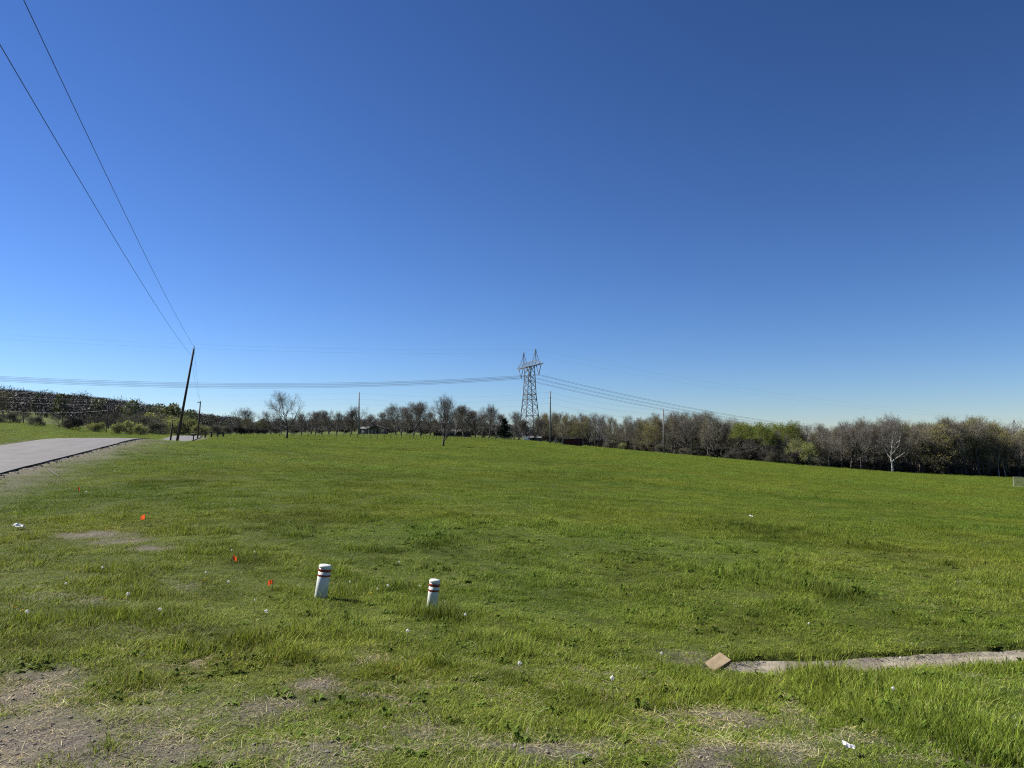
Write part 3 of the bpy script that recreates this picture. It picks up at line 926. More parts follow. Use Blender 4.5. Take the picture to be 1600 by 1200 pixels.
kind('wood_green', 'leafy_tree', T0(H=15, trunk=.40, limbs=11, spread=50, reach=.38, leader=.84, sub=(6, 5, 4), tw=.034, trop=.06, twl=1.0, r0=.012, leaves=9000, leaf=.28, leaf_low=.60), 20, 'dark_bark', 'twig', 'leaf')
kind('willow', 'young_leafy_tree', T0(H=9, trunk=.2, limbs=11, spread=52, reach=.42, leader=.8, sub=(6, 5, 4), tw=.03, trop=.03, twl=.8, leaves=4500, leaf=.20), 21, 'dark_bark', 'twig', 'leaf_pale')
kind('sycamore', 'pale_barked_tree', T0(H=18, trunk=.36, limbs=10, spread=46, reach=.42, leader=.8, sub=(6, 6, 5), tw=.036, trop=.12, twl=1.0, r0=.018, jit=.22), 22, 'white_bark', 'twig')
kind('big', 'spreading_tree', T0(H=18, trunk=.3, limbs=11, spread=46, reach=.46, leader=.78, sub=(7, 6, 5), tw=.036, trop=.11, twl=1.0, r0=.017, jit=.22), 23, 'dark_bark', 'twig')
kind('fork', 'spreading_tree', T0(H=17, trunk=.3, limbs=8, spread=34, reach=.44, leader=.6, sub=(6, 6, 4), tw=.032, trop=.14, twl=1.0, r0=.021, jit=.24, shape='vase', lean=.10), 29, 'dark_bark', 'twig')
kind('bush', 'bare_bush', T0(H=5, trunk=.08, limbs=16, spread=55, reach=.55, leader=.75, sub=(6, 5, 5), tw=.034, trop=.08, twl=.7, stems=4, r0=.016), 24, 'dark_bark', 'twig_dark')
kind('bush_green', 'leafy_bush', T0(H=5, trunk=.06, limbs=16, spread=60, reach=.58, leader=.72, sub=(6, 5, 4), tw=.03, trop=.04, twl=.7, stems=4, leaves=3600, leaf=.20), 25, 'dark_bark', 'twig', 'leaf_grey')
kind('bush_pale', 'leafy_bush', T0(H=5, trunk=.06, limbs=16, spread=60, reach=.58, leader=.72, sub=(6, 5, 4), tw=.03, trop=.03, twl=.7, stems=4, leaves=4200, leaf=.20), 26, 'dark_bark', 'twig', 'leaf_pale')
kind('thin_pale', 'pale_barked_tree', T0(H=16, trunk=.5, limbs=7, spread=34, reach=.25, leader=.9, sub=(6, 5, 4), tw=.034, trop=.12, twl=.9, r0=.010, lean=.07), 27, 'white_bark', 'twig')
# evergreen cedar
def cedar():
    random.seed(28)
    tr, cr = MB(), MB()
    tr.tube([(0, 0, -.2), (.05, 0, 3), (0, .05, 7.6)], [.2, .13, .03], 7)
    for k in range(150):
        z = .5 + 7.2 * (k / 150) ** 1.05
        a = random.uniform(0, 6.28); L = (2.5 * (1 - z / 8.4) ** .8 + .2) * random.uniform(.6, 1.15)
        p = Vector((0, 0, z)); d = Vector((math.cos(a), math.sin(a), random.uniform(-.1, .4)))
        tr.ribbon(p, p + d * L, .04)
        for j in range(34):
            t = random.uniform(.2, 1.05); c = p + d * L * t + rvec(.16)
            u = (d * .5 + rvec(.5)).normalized() * random.uniform(.14, .3); w = u.cross(rvec()).normalized() * .09
            cr.add([tuple(c - u * .5 - w), tuple(c - u * .5 + w), tuple(c + u)], [(0, 1, 2)])
    KINDS['cedar'] = ('cedar_tree', [('trunk', tr.mesh('trunk', M['dark_bark'], True)), ('crown', cr.mesh('crown', M['cedar']))], 7.9)
cedar()

def tree(kn, px, Y, top=None, base=None, h=None, label='', cat='tree', group=None, w=1.0, sink=.05):
    objname, parts, zm = KINDS[kn]
    p = on(px, Y)
    if h is None:
        b = base if base is not None else proj(p)[1]
        h = (b - top) * Y / F
    s = h / zm
    r = empty(objname, (p.x, p.y, p.z - sink), random.uniform(0, 6.28), label, cat, group)
    r.scale = (s * w, s * w, s)
    for nm, me in parts: link(nm, me, r)
    return r
random.seed(101)

# trees standing alone in the field
def lone(px, py, top, kn, label, w=1.0):
    p = place(px, py)
    return tree(kn, px, p.y, top=top, base=py, label=label, w=w)
lone(449, 685.5, 607, 'walnut', 'tall dark bare tree with open spreading limbs just inside the wire fence')
lone(693, 697.5, 611, 'lone', 'single bare upright tree standing alone in the open field with its shadow', w=.92)

# the row of trees along the yards beyond the fence
GRP = 'bare trees along the yards beyond the fence'
row = [(378, 634, 'round_a', 300, 'thin pale bare tree rising out of the brown thicket left of the dark spreading tree'),
       (424, 640, 'walnut', 300, 'bare tree with forked stem just left of the tall dark spreading tree'),
       (472, 641, 'round_a', 310, 'bare tree just right of the tall dark spreading tree'),
       (487, 640, 'round_b', 315, 'second bare tree right of the tall dark spreading tree'),
       (494, 638, 'vase', 310, 'third bare tree right of the tall dark spreading tree'),
       (514, 637, 'round_b', 300, 'broad bare tree with dark trunk midway between spreading tree and grey house'),
       (527, 640, 'round_a', 310, 'bare tree close behind the broad one midway to the grey house'),
       (549, 637, 'round_b', 300, 'brownish bare tree left of the tall pole beside the grey house'),
       (563, 632, 'walnut', 320, 'large bare tree directly behind the tall pole beside the grey house'),
       (605, 640, 'round_b', 320, 'smaller bare tree just right of the grey house'),
       (618, 627, 'round_a', 300, 'large rounded bare tree second to the right of the grey house'),
       (628, 630, 'round_b', 310, 'bare tree close beside the large rounded one right of the grey house'),
       (647, 624, 'vase', 300, 'narrow vase shaped bare tree with straight dark trunk'),
       (658, 626, 'vase', 310, 'vase shaped bare tree right of the narrow one'),
       (672, 640, 'round_b', 330, 'low bare tree just left of the single field tree'),
       (712, 627, 'round_b', 300, 'dense brown bare tree behind the dark low barn'),
       (724, 631, 'round_a', 310, 'bare tree over the right end of the dark low barn'),
       (742, 637, 'round_b', 310, 'short bare tree between the dark low barn and the round topped tree'),
       (765, 628, 'round_a', 290, 'round topped dense bare tree left of the dark cedar'),
       (803, 640, 'vase', 330, 'pale thin bare tree between the dark cedar and the pylon'),
       (812, 650, 'round_a', 322, 'low tangled bare tree at the left foot of the pylon'),
       (824, 653, 'round_b', 325, 'low tangled bare tree directly before the pylon base'),
       (847, 650, 'wood_b', 330, 'brownish budding tree just right of the pylon base'),
       (440, 648, 'round_a', 305, 'small bare tree right behind the tall dark spreading tree'),
       (459, 650, 'vase', 315, 'thin bare tree between the spreading tree and its right hand neighbours'),
       (503, 644, 'round_a', 320, 'bare tree in the gap left of the broad midway one'),
       (538, 645, 'vase', 320, 'low bare tree between the broad midway one and the tall pole'),
       (574, 645, 'vase', 335, 'bare tree behind the roof of the grey house'),
       (636, 640, 'round_a', 325, 'bare tree between the large rounded one and the narrow vase shaped one'),
       (702, 640, 'round_a', 325, 'bare tree close behind the single field tree'),
       (733, 638, 'round_b', 325, 'bare tree right above the gable of the dark barn'),
       (754, 640, 'round_a', 320, 'bare tree touching the left of the round topped one'),
       (776, 642, 'round_b', 325, 'bare tree between the round topped one and the cedar'),
       (837, 649, 'round_a', 322, 'low tangled bare tree at the right foot of the pylon')]
for px, top, kn, Y, lb in row: tree(kn, px, Y, top=top, label=lb, group=GRP, w=random.uniform(1.1, 1.4))
for px, top in ((386, 650), (397, 650), (408, 655), (416, 660)):
    tree('wood_b', px, 285, top=top, label='brown bare tree of the dense thicket left of the dark spreading tree', group='thicket at the left end of the tree row', w=1.25)
for px, top in ((374, 664), (383, 668), (392, 667), (404, 668), (414, 668)):
    tree('bush', px, 280, top=top, label='brown bush at the foot of the thicket left of the dark spreading tree', cat='bush', group='bushes under the thicket', w=1.2)
tree('cedar', 788, 290, top=654, label='dark green conical cedar left of the pylon', w=1.25)
tree('bush_green', 797, 300, top=672, label='low grey green bush at the foot of the dark cedar', cat='bush')
for px, top, Y in ((432, 668, 330), (460, 669, 330), (500, 669, 335), (540, 668, 335), (612, 668, 335), (640, 668, 335), (664, 668, 340), (690, 667, 345), (716, 664, 345), (738, 668, 340), (756, 668, 340), (775, 667, 340), (782, 670, 350)):
    tree('bush', px, Y, top=top, label='brown bare bush in the hedge behind the bare tree row, ' + ('below the spreading tree' if px < 480 else 'left of the grey house' if px < 560 else 'right of the grey house' if px < 680 else 'behind the dark barn' if px < 745 else 'near the dark cedar'), cat='bush', group='bushes behind the tree row', w=random.uniform(1.4, 2))

# the wood along the right side of the field
EDGE = [(845, 400), (900, 385), (1000, 330), (1100, 290), (1200, 265), (1400, 255), (1600, 250), (1750, 250)]
def edgeY(px): return float(np.interp(px, [e[0] for e in EDGE], [e[1] for e in EDGE]))
TOPS = [(845, 648), (880, 646), (910, 646), (940, 650), (965, 656), (1000, 655), (1040, 647), (1080, 646), (1110, 645), (1140, 655), (1155, 666), (1200, 668), (1250, 663), (1280, 668), (1330, 656), (1400, 653), (1440, 661), (1490, 655), (1520, 653), (1560, 662), (1580, 672), (1640, 672), (1750, 668)]
def topY(px): return float(np.interp(px, [e[0] for e in TOPS], [e[1] for e in TOPS]))
def zone(px):
    if px < 930: return 'behind the red shed'
    if px < 1030: return 'left of the pale pole'
    if px < 1090: return 'just right of the pale pole'
    if px < 1150: return 'left of the dark green wood'
    if px < 1240: return 'in the dark green wood'
    if px < 1310: return 'around the pale green saplings'
    if px < 1385: return 'left of the white sycamore'
    if px < 1460: return 'just right of the white sycamore'
    if px < 1540: return 'around the high forked tree'
    return 'at the right end of the wood'
RANK = ['front row', 'second row', 'third row', 'deep row', 'rear row']
random.seed(202)
# front row and rows behind
for rowi, (dy, step, dt) in enumerate(((0, 10.5, 13), (7, 9.5, 6), (15, 9.5, 3), (26, 11, 14), (40, 13, 20))):
    px = 838 + rowi * 3
    while px < 1720:
        q = px + random.uniform(-3, 3)
        Y = edgeY(q) + dy + random.uniform(-2, 2)
        z = zone(q)
        if 1148 < q < 1238: kn = random.choice(['wood_green', 'wood_green', 'wood_green', 'wood_green', 'wood_c'])
        elif q < 930: kn = random.choice(['wood_b', 'wood_bud', 'wood_a', 'wood_b'])
        elif q > 1400: kn = random.choice(['wood_bud', 'wood_a', 'wood_b', 'wood_c', 'wood_bud'])
        elif 1000 < q < 1030: kn = random.choice(['wood_bud', 'wood_b'])
        else: kn = random.choice(['wood_a', 'wood_b', 'wood_c', 'wood_a', 'wood_b'])
        top = topY(q) - 6 + dt * random.uniform(.1, 1.4) + random.choice((random.uniform(-6, 2), random.uniform(-2, 14)))
        word = {'wood_a': 'grey bare tree', 'wood_b': 'brownish budding tree', 'wood_c': 'dark forking tree', 'wood_bud': 'olive budding tree', 'wood_green': 'fresh green tree'}[kn]
        tree(kn, q, Y, top=top, label='%s, %s, %s' % (word, RANK[rowi], z), group='woodland trees ' + z, w=random.uniform(.72, 1.02))
        px += step * random.uniform(.8, 1.25) * (1.0 if q > 1000 else 1.0)
# undergrowth at the foot of the wood
px = 850
while px < 1700:
    q = px + random.uniform(-3, 3); z = zone(q)
    for dy in (-1, 9, 20):
        kn = random.choice(['bush', 'bush', 'bush', 'bush_green'])
        hh = random.uniform(1.6, 5.0)
        tree(kn, q + random.uniform(-4, 4), edgeY(q) + dy + random.uniform(-2, 2), h=hh, cat='bush',
             label='%s %s, %s, %s' % ('low' if hh < 2.6 else 'medium' if hh < 3.8 else 'tall', 'brown leafless bush' if kn == 'bush' else 'grey green bush', 'wood edge' if dy < 0 else 'second rank' if dy < 12 else 'rear rank', z), group='undergrowth ' + z, w=random.uniform(1.0, 1.7))
    px += 11.5 * random.uniform(.8, 1.25)
# the ones that stand out
tree('sycamore', 1393, 246, top=652, label='white barked sycamore standing at the front edge of the wood')
tree('big', 1343, 252, top=655, label='large dark spreading bare tree left of the white barked sycamore')
tree('big', 1478, 248, top=655, label='large dark bare tree with high fork right of the white barked sycamore')
for px_, top_, lb_ in ((1052, 650, 'dark stemmed bare tree first to the right of the pale pole'), (1074, 652, 'dark leaning bare tree right of the pale pole by the bushes'), (1112, 646, 'tallest dark stemmed bare tree before the dark green wood'),
                    (1311, 668, 'dark bare tree with slanting fork between saplings and the big spreading tree'), (1327, 662, 'dark bare tree just left of the big spreading tree'), (1362, 660, 'dark bare tree right of the big spreading tree'),
                    (1378, 664, 'slim dark bare tree touching the left of the white sycamore'), (1418, 666, 'dark bare tree first to the right of the white sycamore'), (1440, 668, 'dark slanting bare tree second to the right of the white sycamore'),
                    (1527, 655, 'dark forked bare tree left of the pale leaning trunks'), (1586, 676, 'dark bare tree behind the chain link fence corner')):
    tree('fork', px_, edgeY(px_) - 3, top=top_, label=lb_, w=1.1)
tree('wood_bud', 1460, 251, top=660, label='yellow olive budding tree crowding the dark fork right of the sycamore', w=1.5)
tree('wood_a', 1505, 252, top=647, label='tallest grey bare tree on the skyline at the right end of the wood', w=1.3)
tree('thin_pale', 1566, 249, top=676, label='thin leaning pale trunk nearest the right end of the wood')
tree('thin_pale', 1556, 247, top=690, label='shorter pale trunk beside the thin leaning one')
tree('willow', 1246, 250, top=684, label='larger pale green sapling at the edge of the dark green wood', w=1.1)
tree('willow', 1259, 248, top=690, label='smaller pale green sapling right of the larger one')
tree('wood_c', 1294, 253, top=668, label='dark slanting bare tree right of the pale green saplings')
tree('bush', 1233, 250, top=702, label='reddish brown bush with slanting stem left of the pale green saplings', cat='bush', w=1.1)
tree('wood_bud', 1015, 322, top=662, label='yellowish budding tree left of the pale pole')
tree('bush_pale', 971, 335, top=690, label='pale green bush left of the pale pole', cat='bush')
tree('wood_bud', 906, 376, top=655, label='tawny budding tree rising behind the red shed', w=1.2)
tree('wood_b', 878, 380, top=648, label='brown bare tree behind the left end of the red shed', w=1.2)

# ------------------------------------------------------------------ far wooded hill and distant woods (one mass)
def far_woods():
    random.seed(303)
    src = []
    for k, (sd, nt_, col, leafn, lcol) in enumerate(((1, 360, (1, 1, 1), 0, None), (2, 400, (1, 1, 1), 0, None), (3, 160, (1, 1, 1), 420, (1, 1, 1)))):
        random.seed(sd); mb = MB()
        mb.tube([(0, 0, -.5), (random.gauss(0, .2), 0, 5), (0, 0, 10)], [.22, .16, .06], 4, col=(.7, .7, .7))
        def inside():
            while True:
                p = Vector((random.uniform(-1, 1), random.uniform(-1, 1), random.uniform(-1, 1)))
                if p.length < 1: return p
        for j in range(nt_):
            p = inside(); c = Vector((p.x * 3.7, p.y * 3.7, 7.2 + p.z * 6.4))
            d = (Vector((p.x, p.y, .9 + p.z * .5)) + rvec(.35)).normalized()
            mb.ribbon(c, c + (d + rvec(.45)).normalized() * random.uniform(.6, 1.25), random.uniform(.10, .20), (random.uniform(.7, 1.3),) * 3)
        for j in range(leafn):
            p = inside(); c = Vector((p.x * 3.4, p.y * 3.4, 7.0 + p.z * 6.0))
            u = rvec().normalized() * random.uniform(.35, .8); w = u.cross(rvec()).normalized() * .4; g = random.uniform(.75, 1.3)
            mb.add([tuple(c - u), tuple(c + w), tuple(c + u), tuple(c - w)], [(0, 1, 2, 3)], (g, g, g))
        src.append((mb, 'hill_leaf' if leafn else 'hill_twig'))
    M['hill_twig'] = leafy('hill_twigs', (.056, .049, .053), (.088, .079, .081), .05, 0, True, True)
    M['hill_leaf'] = leafy('hill_foliage', (.055, .066, .024), (.09, .10, .038), .05, .25, True, True)
    def region(name, px0, px1, Y0, Y1, spacing, hsc, greenp, mask=None):
        a0, a1 = math.atan((px0 - 800) / F), math.atan((px1 - 800) / F)
        n = int((Y1 ** 2 - Y0 ** 2) / 2 * (a1 - a0) / spacing ** 2)
        a = rng.uniform(a0, a1, n); r = np.sqrt(rng.uniform(Y0 ** 2, Y1 ** 2, n))
        x = np.sin(a) * r; y = np.cos(a) * r; px = 800 + F * x / y
        keep = np.ones(n, bool)
        if mask is not None: keep = mask(px, y, x)
        x, y, px = x[keep], y[keep], px[keep]; n = len(x)
        g = rng.random(n) < greenp(px, y, x)
        idx = np.where(g, 2, rng.integers(0, 2, n))
        s = hsc * rng.uniform(.65, 1.25, n)
        P = np.stack([x, y, height(x, y) - .3], -1)
        rot = np.stack([np.zeros(n), np.zeros(n), rng.uniform(0, 6.283, n)], -1)
        tv = rng.uniform(.75, 1.25, n) * (.75 + .5 * fbm(x / 60, y / 60, 15, 2))
        wm = rng.uniform(-.1, .1, n)
        scatter(name, src, ['hill_twig', 'hill_leaf'], P, idx, rot, np.stack([s * 1.15, s * 1.15, s], -1), np.stack([tv * (1 + wm), tv, tv * (1 - wm)], -1))
        print(name, n)
    def hill_mask(px, y, x):
        lim = np.interp(px, [-300, 0, 40, 85, 110, 200, 260, 345, 420], [330, 380, 420, 400, 330, 330, 330, 640, 700])
        return y > lim + 25 * (vnoise(x / 30, y / 30, 4) - .5)
    region('hill_woods', -260, 372, 330, 1050, 8.0, .95, lambda px, y, x: np.clip(.10 + .45 * (px > 230) * (y < 520) + .15 * (px > 300), 0, 1), hill_mask)
    region('distant_woods', 330, 860, 560, 900, 9.0, .72, lambda px, y, x: np.clip(.5 - (px - 340) / 250, .08, .5))
    region('rear_woods', 860, 1720, 345, 640, 8.5, .62, lambda px, y, x: .15 + 0 * px, lambda px, y, x: (y > np.interp(px, [845, 900, 1000, 1100, 1200, 1400, 1750], [450, 435, 385, 345, 345, 345, 345])) & (px < 1720))
far_woods()

# shrubs and trees at the foot of the hill
random.seed(404)
for px, top, kn, Y, lb, w in (
    (15, 642, 'bush_green', 210, 'grey green bush on the pasture at the left end', 1.3), (2, 650, 'bush_green', 205, 'grey green bush at the very left edge of the pasture', 1.2),
    (38, 634, 'round_b', 230, 'dark bare tree with straight trunk on the pasture', 1.2), (58, 648, 'bush_green', 200, 'small vase shaped bush standing alone on the pasture', 1.1),
    (93, 644, 'walnut', 190, 'dark forked bare tree left of the dense dark bush', 1.2), (114, 648, 'bush', 185, 'dense dark bare bush beside the road crest', 1.25), (106, 655, 'bush', 195, 'lower dark bush behind the dense one beside the road crest', 1.2),
    (143, 660, 'bush_pale', 200, 'small yellow green shrub left of the slim pole', 1.2), (157, 658, 'bush_pale', 195, 'larger yellow green shrub left of the slim pole', 1.1),
    (190, 659, 'bush_pale', 190, 'pale yellow green shrub right of the slim pole', 1.2), (205, 655, 'bush_pale', 195, 'tall pale yellow green shrub right of the slim pole', 1.2), (220, 662, 'bush_pale', 188, 'lowest pale yellow green shrub over the road crest', 1.2),
    (228, 648, 'bush_green', 240, 'grey green tree shaped shrub behind the pale ones', 1.2), (243, 655, 'bush_green', 210, 'round grey green shrub left of the leaning pole', 1.1), (255, 645, 'bush_green', 250, 'high grey green shrub left of the leaning pole', 1.2),
    (265, 648, 'bush_pale', 230, 'pale green shrub just left of the leaning pole', 1.1), (284, 648, 'bush_pale', 225, 'pale green shrub just right of the leaning pole', 1.2), (313, 661, 'bush_pale', 215, 'green rounded shrub by the far bend of the road', 1.3),
    (213, 645, 'bush_green', 260, 'grey green shrub under the wooded slope', 1.3), (240, 642, 'bush_pale', 270, 'pale green crown under the wooded slope', 1.1), (318, 662, 'bush_green', 230, 'grey green shrub right of the lamp pole', 1.3),
    (183, 640, 'round_b', 290, 'round brown bare tree in front of the wooded slope', 1.5), (170, 645, 'round_b', 300, 'smaller brown bare tree behind the slim pole', 1.4), (150, 642, 'round_b', 300, 'dark bare tree pair at the foot of the slope', 1.2), (130, 645, 'round_b', 290, 'brown bare tree at the foot of the slope left of the pair', 1.3),
    (228, 640, 'wood_a', 310, 'grey bare tree below the wooded skyline', 1.2), (205, 638, 'wood_b', 310, 'budding bare tree below the wooded skyline', 1.2),
    (335, 662, 'bush_green', 260, 'grey green shrub beyond the little rail fence', 1.4), (350, 664, 'bush_green', 300, 'dull green shrub left of the brown thicket', 1.4)):
    tree(kn, px, Y, top=top, label=lb, cat='bush' if kn.startswith('bush') else 'tree', w=w)
for px, top in ((-8, 606), (4, 609), (-20, 604)):
    tree('wood_b', px, 300, top=top, label='brown bare tree rising highest at the left edge of the picture', group='trees at the left edge', w=1.3)

# ------------------------------------------------------------------ poles
def pole_mesh(h, r0, r1, n=10): 
    mb = MB(); mb.tube([(0, 0, -.4), (0, 0, h * .5), (0, 0, h)], [r0, (r0 + r1) / 2, r1], n); return mb
def pole(name, base, top, r0, r1, label, mat, cat='utility pole'):
    b = Vector(base); d = Vector(top) - b
    root = empty(name, b, 0, label, cat)
    root.rotation_mode = 'QUATERNION'; root.rotation_quaternion = d.to_track_quat('Z', 'Y')
    pole_mesh(d.length, r0, r1).build('pole_shaft', M[mat], root, smooth=True)
    return root, d.length

PB = on(278, 91)
PT = at(303, 545, 91.5)
root, L = pole('utility_pole', PB, PT, .17, .115, 'dark wooden utility pole leaning right beside the road', 'pole_wood')
mb = MB(); mb.tube([(0, 0, L - .02), (0, 0, L + .16)], [.05, .03], 8); mb.tube([(0, 0, L + .16), (0, 0, L + .30)], [.07, .05], 8); mb.build('insulator', M['insul'], root)
mb = MB(); mb.box((.14, .0, L - 1.55), (.14, .10, .32)); mb.build('bracket', M['insul'], root)
mb = MB(); mb.tube([(.12, 0, L - 1.8), (.15, 0, L * .5), (.17, 0, .1)], .02, 4); mb.build('ground_wire', M['wire'], root)

LP = on(310, 150)
LT = at(313.2, 627, 150)
root, L2 = pole('lamp_pole', LP, LT, .15, .11, 'slim dark pole with a small street lamp arm beyond the leaning pole', 'pole_wood', 'lamp pole')
mb = MB(); mb.bar((0, 0, L2 - .45), (-.8, 0, L2 - .25), .06); mb.build('lamp_arm', M['steel'], root)
mb = MB(); mb.box((-.95, 0, L2 - .26), (.55, .25, .14)); mb.build('lamp_head', M['insul'], root)
pole('wooden_post', on(267.5, 93), at(269.4, 661, 93), .11, .10, 'short thick wooden post left of the leaning utility pole', 'pole_wood', 'post')
sp_, Ls = pole('utility_pole', on(167.5, 200), at(168.5, 639, 200), .15, .10, 'slim dark pole among the pale shrubs at the foot of the hill', 'pole_wood')
mb = MB(); mb.box((0, 0, Ls - .5), (.4, .12, .12)); mb.build('crossarm', M['pole_wood'], sp_)

def lpole(px, Y, top, label, mat='pole_grey', tilt=0):
    b = on(px, Y); t = at(px + tilt, top, Y)
    root, L = pole('transmission_pole', b, t, .36, .2, label, mat, 'pole')
    pts = []
    for k, (z, s) in enumerate(((.6, 1), (2.6, -1), (4.6, 1))):
        mb = MB(); mb.bar((s * .2, 0, L - z), (s * .95, .25, L - z + .25), .13)
        mb.build('insulator_arm', M['insul'], root)
        pts.append(root.matrix_basis @ Vector((s * .95, .25, L - z + .25)))
    bpy.context.view_layer.update()
    q = root.rotation_quaternion
    return [b + q @ Vector((s * .95, .25, L - z + .25)) for z, s in ((.6, 1), (2.6, -1), (4.6, 1))] + [b + q @ Vector((0, 0, L))]
TP1 = lpole(561, 270, 613, 'slim grey transmission pole beside the low grey house')
TP2 = lpole(859, 262, 611, 'tall grey transmission pole between the pylon and the red shed', tilt=1)
TP3 = lpole(1036.5, 285, 639, 'pale transmission pole in front of the wood right of the red shed')
TP0 = lpole(-330, 300, 590, 'grey transmission pole far off at the left side')
TP4 = lpole(1330, 420, 668, 'grey transmission pole hidden among the right hand wood')

# ------------------------------------------------------------------ lattice pylons
ARM = Vector((9.7, -25.0, 0)).normalized(); LINE = Vector((25.0, 9.7, 0)).normalized()
def make_pylon(loc, label, hb):
    """hb: height of the crossarm's lower chord"""
    root = empty('transmission_pylon', loc, math.atan2(ARM.y, ARM.x), label, 'pylon', 'lattice pylons of the power line')
    def lev(z):       # half width along arm (x), along line (y)
        t = z / hb
        if t < .62: return 4.1 - (4.1 - 2.6) * t / .62, 4.1 - (4.1 - 2.1) * t / .62
        return 2.6, 2.1 - .8 * (t - .62) / .38
    zs = [-.5, hb * .17, hb * .33, hb * .45, hb * .55, hb * .62, hb * .71, hb * .80, hb * .90, hb]
    cs = [(-1, -1), (1, -1), (1, 1), (-1, 1)]
    def cor(c, z):
        a, b = lev(z); return Vector((c[0] * a, c[1] * b, z))
    for c in cs:
        mb = MB()
        for i in range(len(zs) - 1): mb.bar(cor(c, zs[i]), cor(c, zs[i + 1]), .30)
        mb.build('tower_leg', M['steel'], root)
    mb = MB()
    for i in range(len(zs) - 1):
        for k in range(4):
            a, b = cs[k], cs[(k + 1) % 4]
            mb.bar(cor(a, zs[i]), cor(b, zs[i + 1]), .15); mb.bar(cor(b, zs[i]), cor(a, zs[i + 1]), .15)
    mb.build('lattice_bracing', M['steel'], root)
    for i in (1, 2, 4, 5, 7, 9):
        mb = MB()
        for k in range(4): mb.bar(cor(cs[k], zs[i]), cor(cs[(k + 1) % 4], zs[i]), .22 if i in (2, 5) else .16)
        mb.build('horizontal_frame', M['steel'], root)
    # bridge: box truss along x
    mb = MB(); Lh = 13.6; n = 14; hh = 1.9
    def top(x): return hb + hh * max(0.08, 1 - max(0, abs(x) - 8.5) / 5.2)
    for s in (-1, 1):
        w = .9 * s
        mb.bar((-Lh, w, hb), (Lh, w, hb), .30)
        mb.bar((-8.5, w, hb + hh), (8.5, w, hb + hh), .22)
        mb.bar((-Lh, w, hb + .1), (-8.5, w, hb + hh), .18); mb.bar((Lh, w, hb + .1), (8.5, w, hb + hh), .18)
        for k in range(n):
            x0 = -Lh + 2 * Lh * k / n; x1 = -Lh + 2 * Lh * (k + 1) / n
            if k % 2: mb.bar((x0, w, hb), (x1, w, top(x1)), .13)
            else: mb.bar((x0, w, top(x0)), (x1, w, hb), .13)
    for k in range(n + 1):
        x0 = -Lh + 2 * Lh * k / n; mb.bar((x0, -.9, hb), (x0, .9, hb), .13)
    mb.build('crossarm', M['steel'], root)
    for s in (-1, 1):
        mb = MB()
        for dx in (-1.5, 1.5):
            for dy in (-.9, .9): mb.bar((s * 7.2 + dx, dy, hb + hh), (s * 7.2, 0, hb + hh + 5.0), .18)
        mb.box((s * 7.2, 0, hb + hh + 5.0), (.5, .5, .6)); mb.build('shield_peak', M['steel'], root)
    att = []
    for x in (-10.6, 0, 10.6):
        mb = MB()
        for dx in (-2.9, 2.9): mb.tube([(x + dx, 0, hb), (x, 0, hb - 4.8)], .17, 5)
        mb.build('insulator_string', M['insul'], root); att.append(Vector((x, 0, hb - 4.8)))
    rz = Matrix.Rotation(math.atan2(ARM.y, ARM.x), 3, 'Z')
    pk = [Vector((s * 7.2, 0, hb + hh + 5.2)) for s in (-1, 1)]
    return [Vector(loc) + rz @ a for a in att], [Vector(loc) + rz @ a for a in pk]
Y1 = 340.0
c1 = at(827.5, 572.5, Y1); g1 = hz(c1.x, c1.y)
A1, K1 = make_pylon((c1.x, c1.y, g1), 'tall steel lattice pylon standing among bare trees at the field crest', c1.z - g1)
c2 = at(1603, 673.5, 463); g2 = hz(c2.x, c2.y)
A2, K2 = make_pylon((c2.x, c2.y, g2), 'distant lattice pylon just showing above the wood at the right edge', c2.z - g2)
c0 = Vector((c1.x, c1.y, 0)) - LINE * 330
A0 = [a - LINE * 330 + Vector((0, 0, 1)) for a in A1]; K0 = [a - LINE * 330 + Vector((0, 0, 1)) for a in K1]

# ------------------------------------------------------------------ wires
def wire(a, b, sag, r, label, mat='wire_line', group=None, n=28, name='power_line'):
    pts = []
    for k in range(n + 1):
        t = k / n; p = Vector(a).lerp(Vector(b), t); p.z -= 4 * sag * t * (1 - t); pts.append(p)
    mb = MB(); mb.tube(pts, r, 4, cap=False)
    return tag(mb.build(name, M[mat]), label, 'power line', group)
# pole-top wires running over the verge to the near left
NEAR = Vector((2.0, -20.0, 0))
def near_end(px, py, pt):          # straight on through the point of the photograph where the wire leaves the frame
    d = ray(px, py)
    # plane through pole parallel to (NEAR - PB), vertical
    u = Vector((NEAR.x - pt.x, NEAR.y - pt.y))
    nx, ny = -u.y, u.x
    t = (nx * pt.x + ny * pt.y) / (nx * d[0] + ny * d[1])
    return Vector(d * t)
for (px, py, start, lb) in ((37, 0, PT + Vector((0, 0, .3)), 'upper overhead wire from the leaning pole top to the near left'),
                        (0, 70, PB.lerp(PT, .915), 'lower overhead wire from the leaning pole to the near left')):
    m_ = near_end(px, py, start)
    t = (start.y - m_.y) / (start.y - NEAR.y)
    sag = 1.1
    # end height so that the sagging curve passes through m_
    zend = (m_.z + 4 * sag * t * (1 - t) - start.z * (1 - t)) / t
    wire(start, (NEAR.x, NEAR.y, zend), sag, .012, lb, 'wire', n=60)
wire(PT + Vector((0, 0, .2)), LT, .7, .009, 'upper drooping wire between the leaning pole and the lamp pole', 'wire')
wire(PB.lerp(PT, .88), LP.lerp(LT, .96), .7, .009, 'lower drooping wire between the leaning pole and the lamp pole', 'wire')
wl = ['nearest', 'middle', 'farthest']
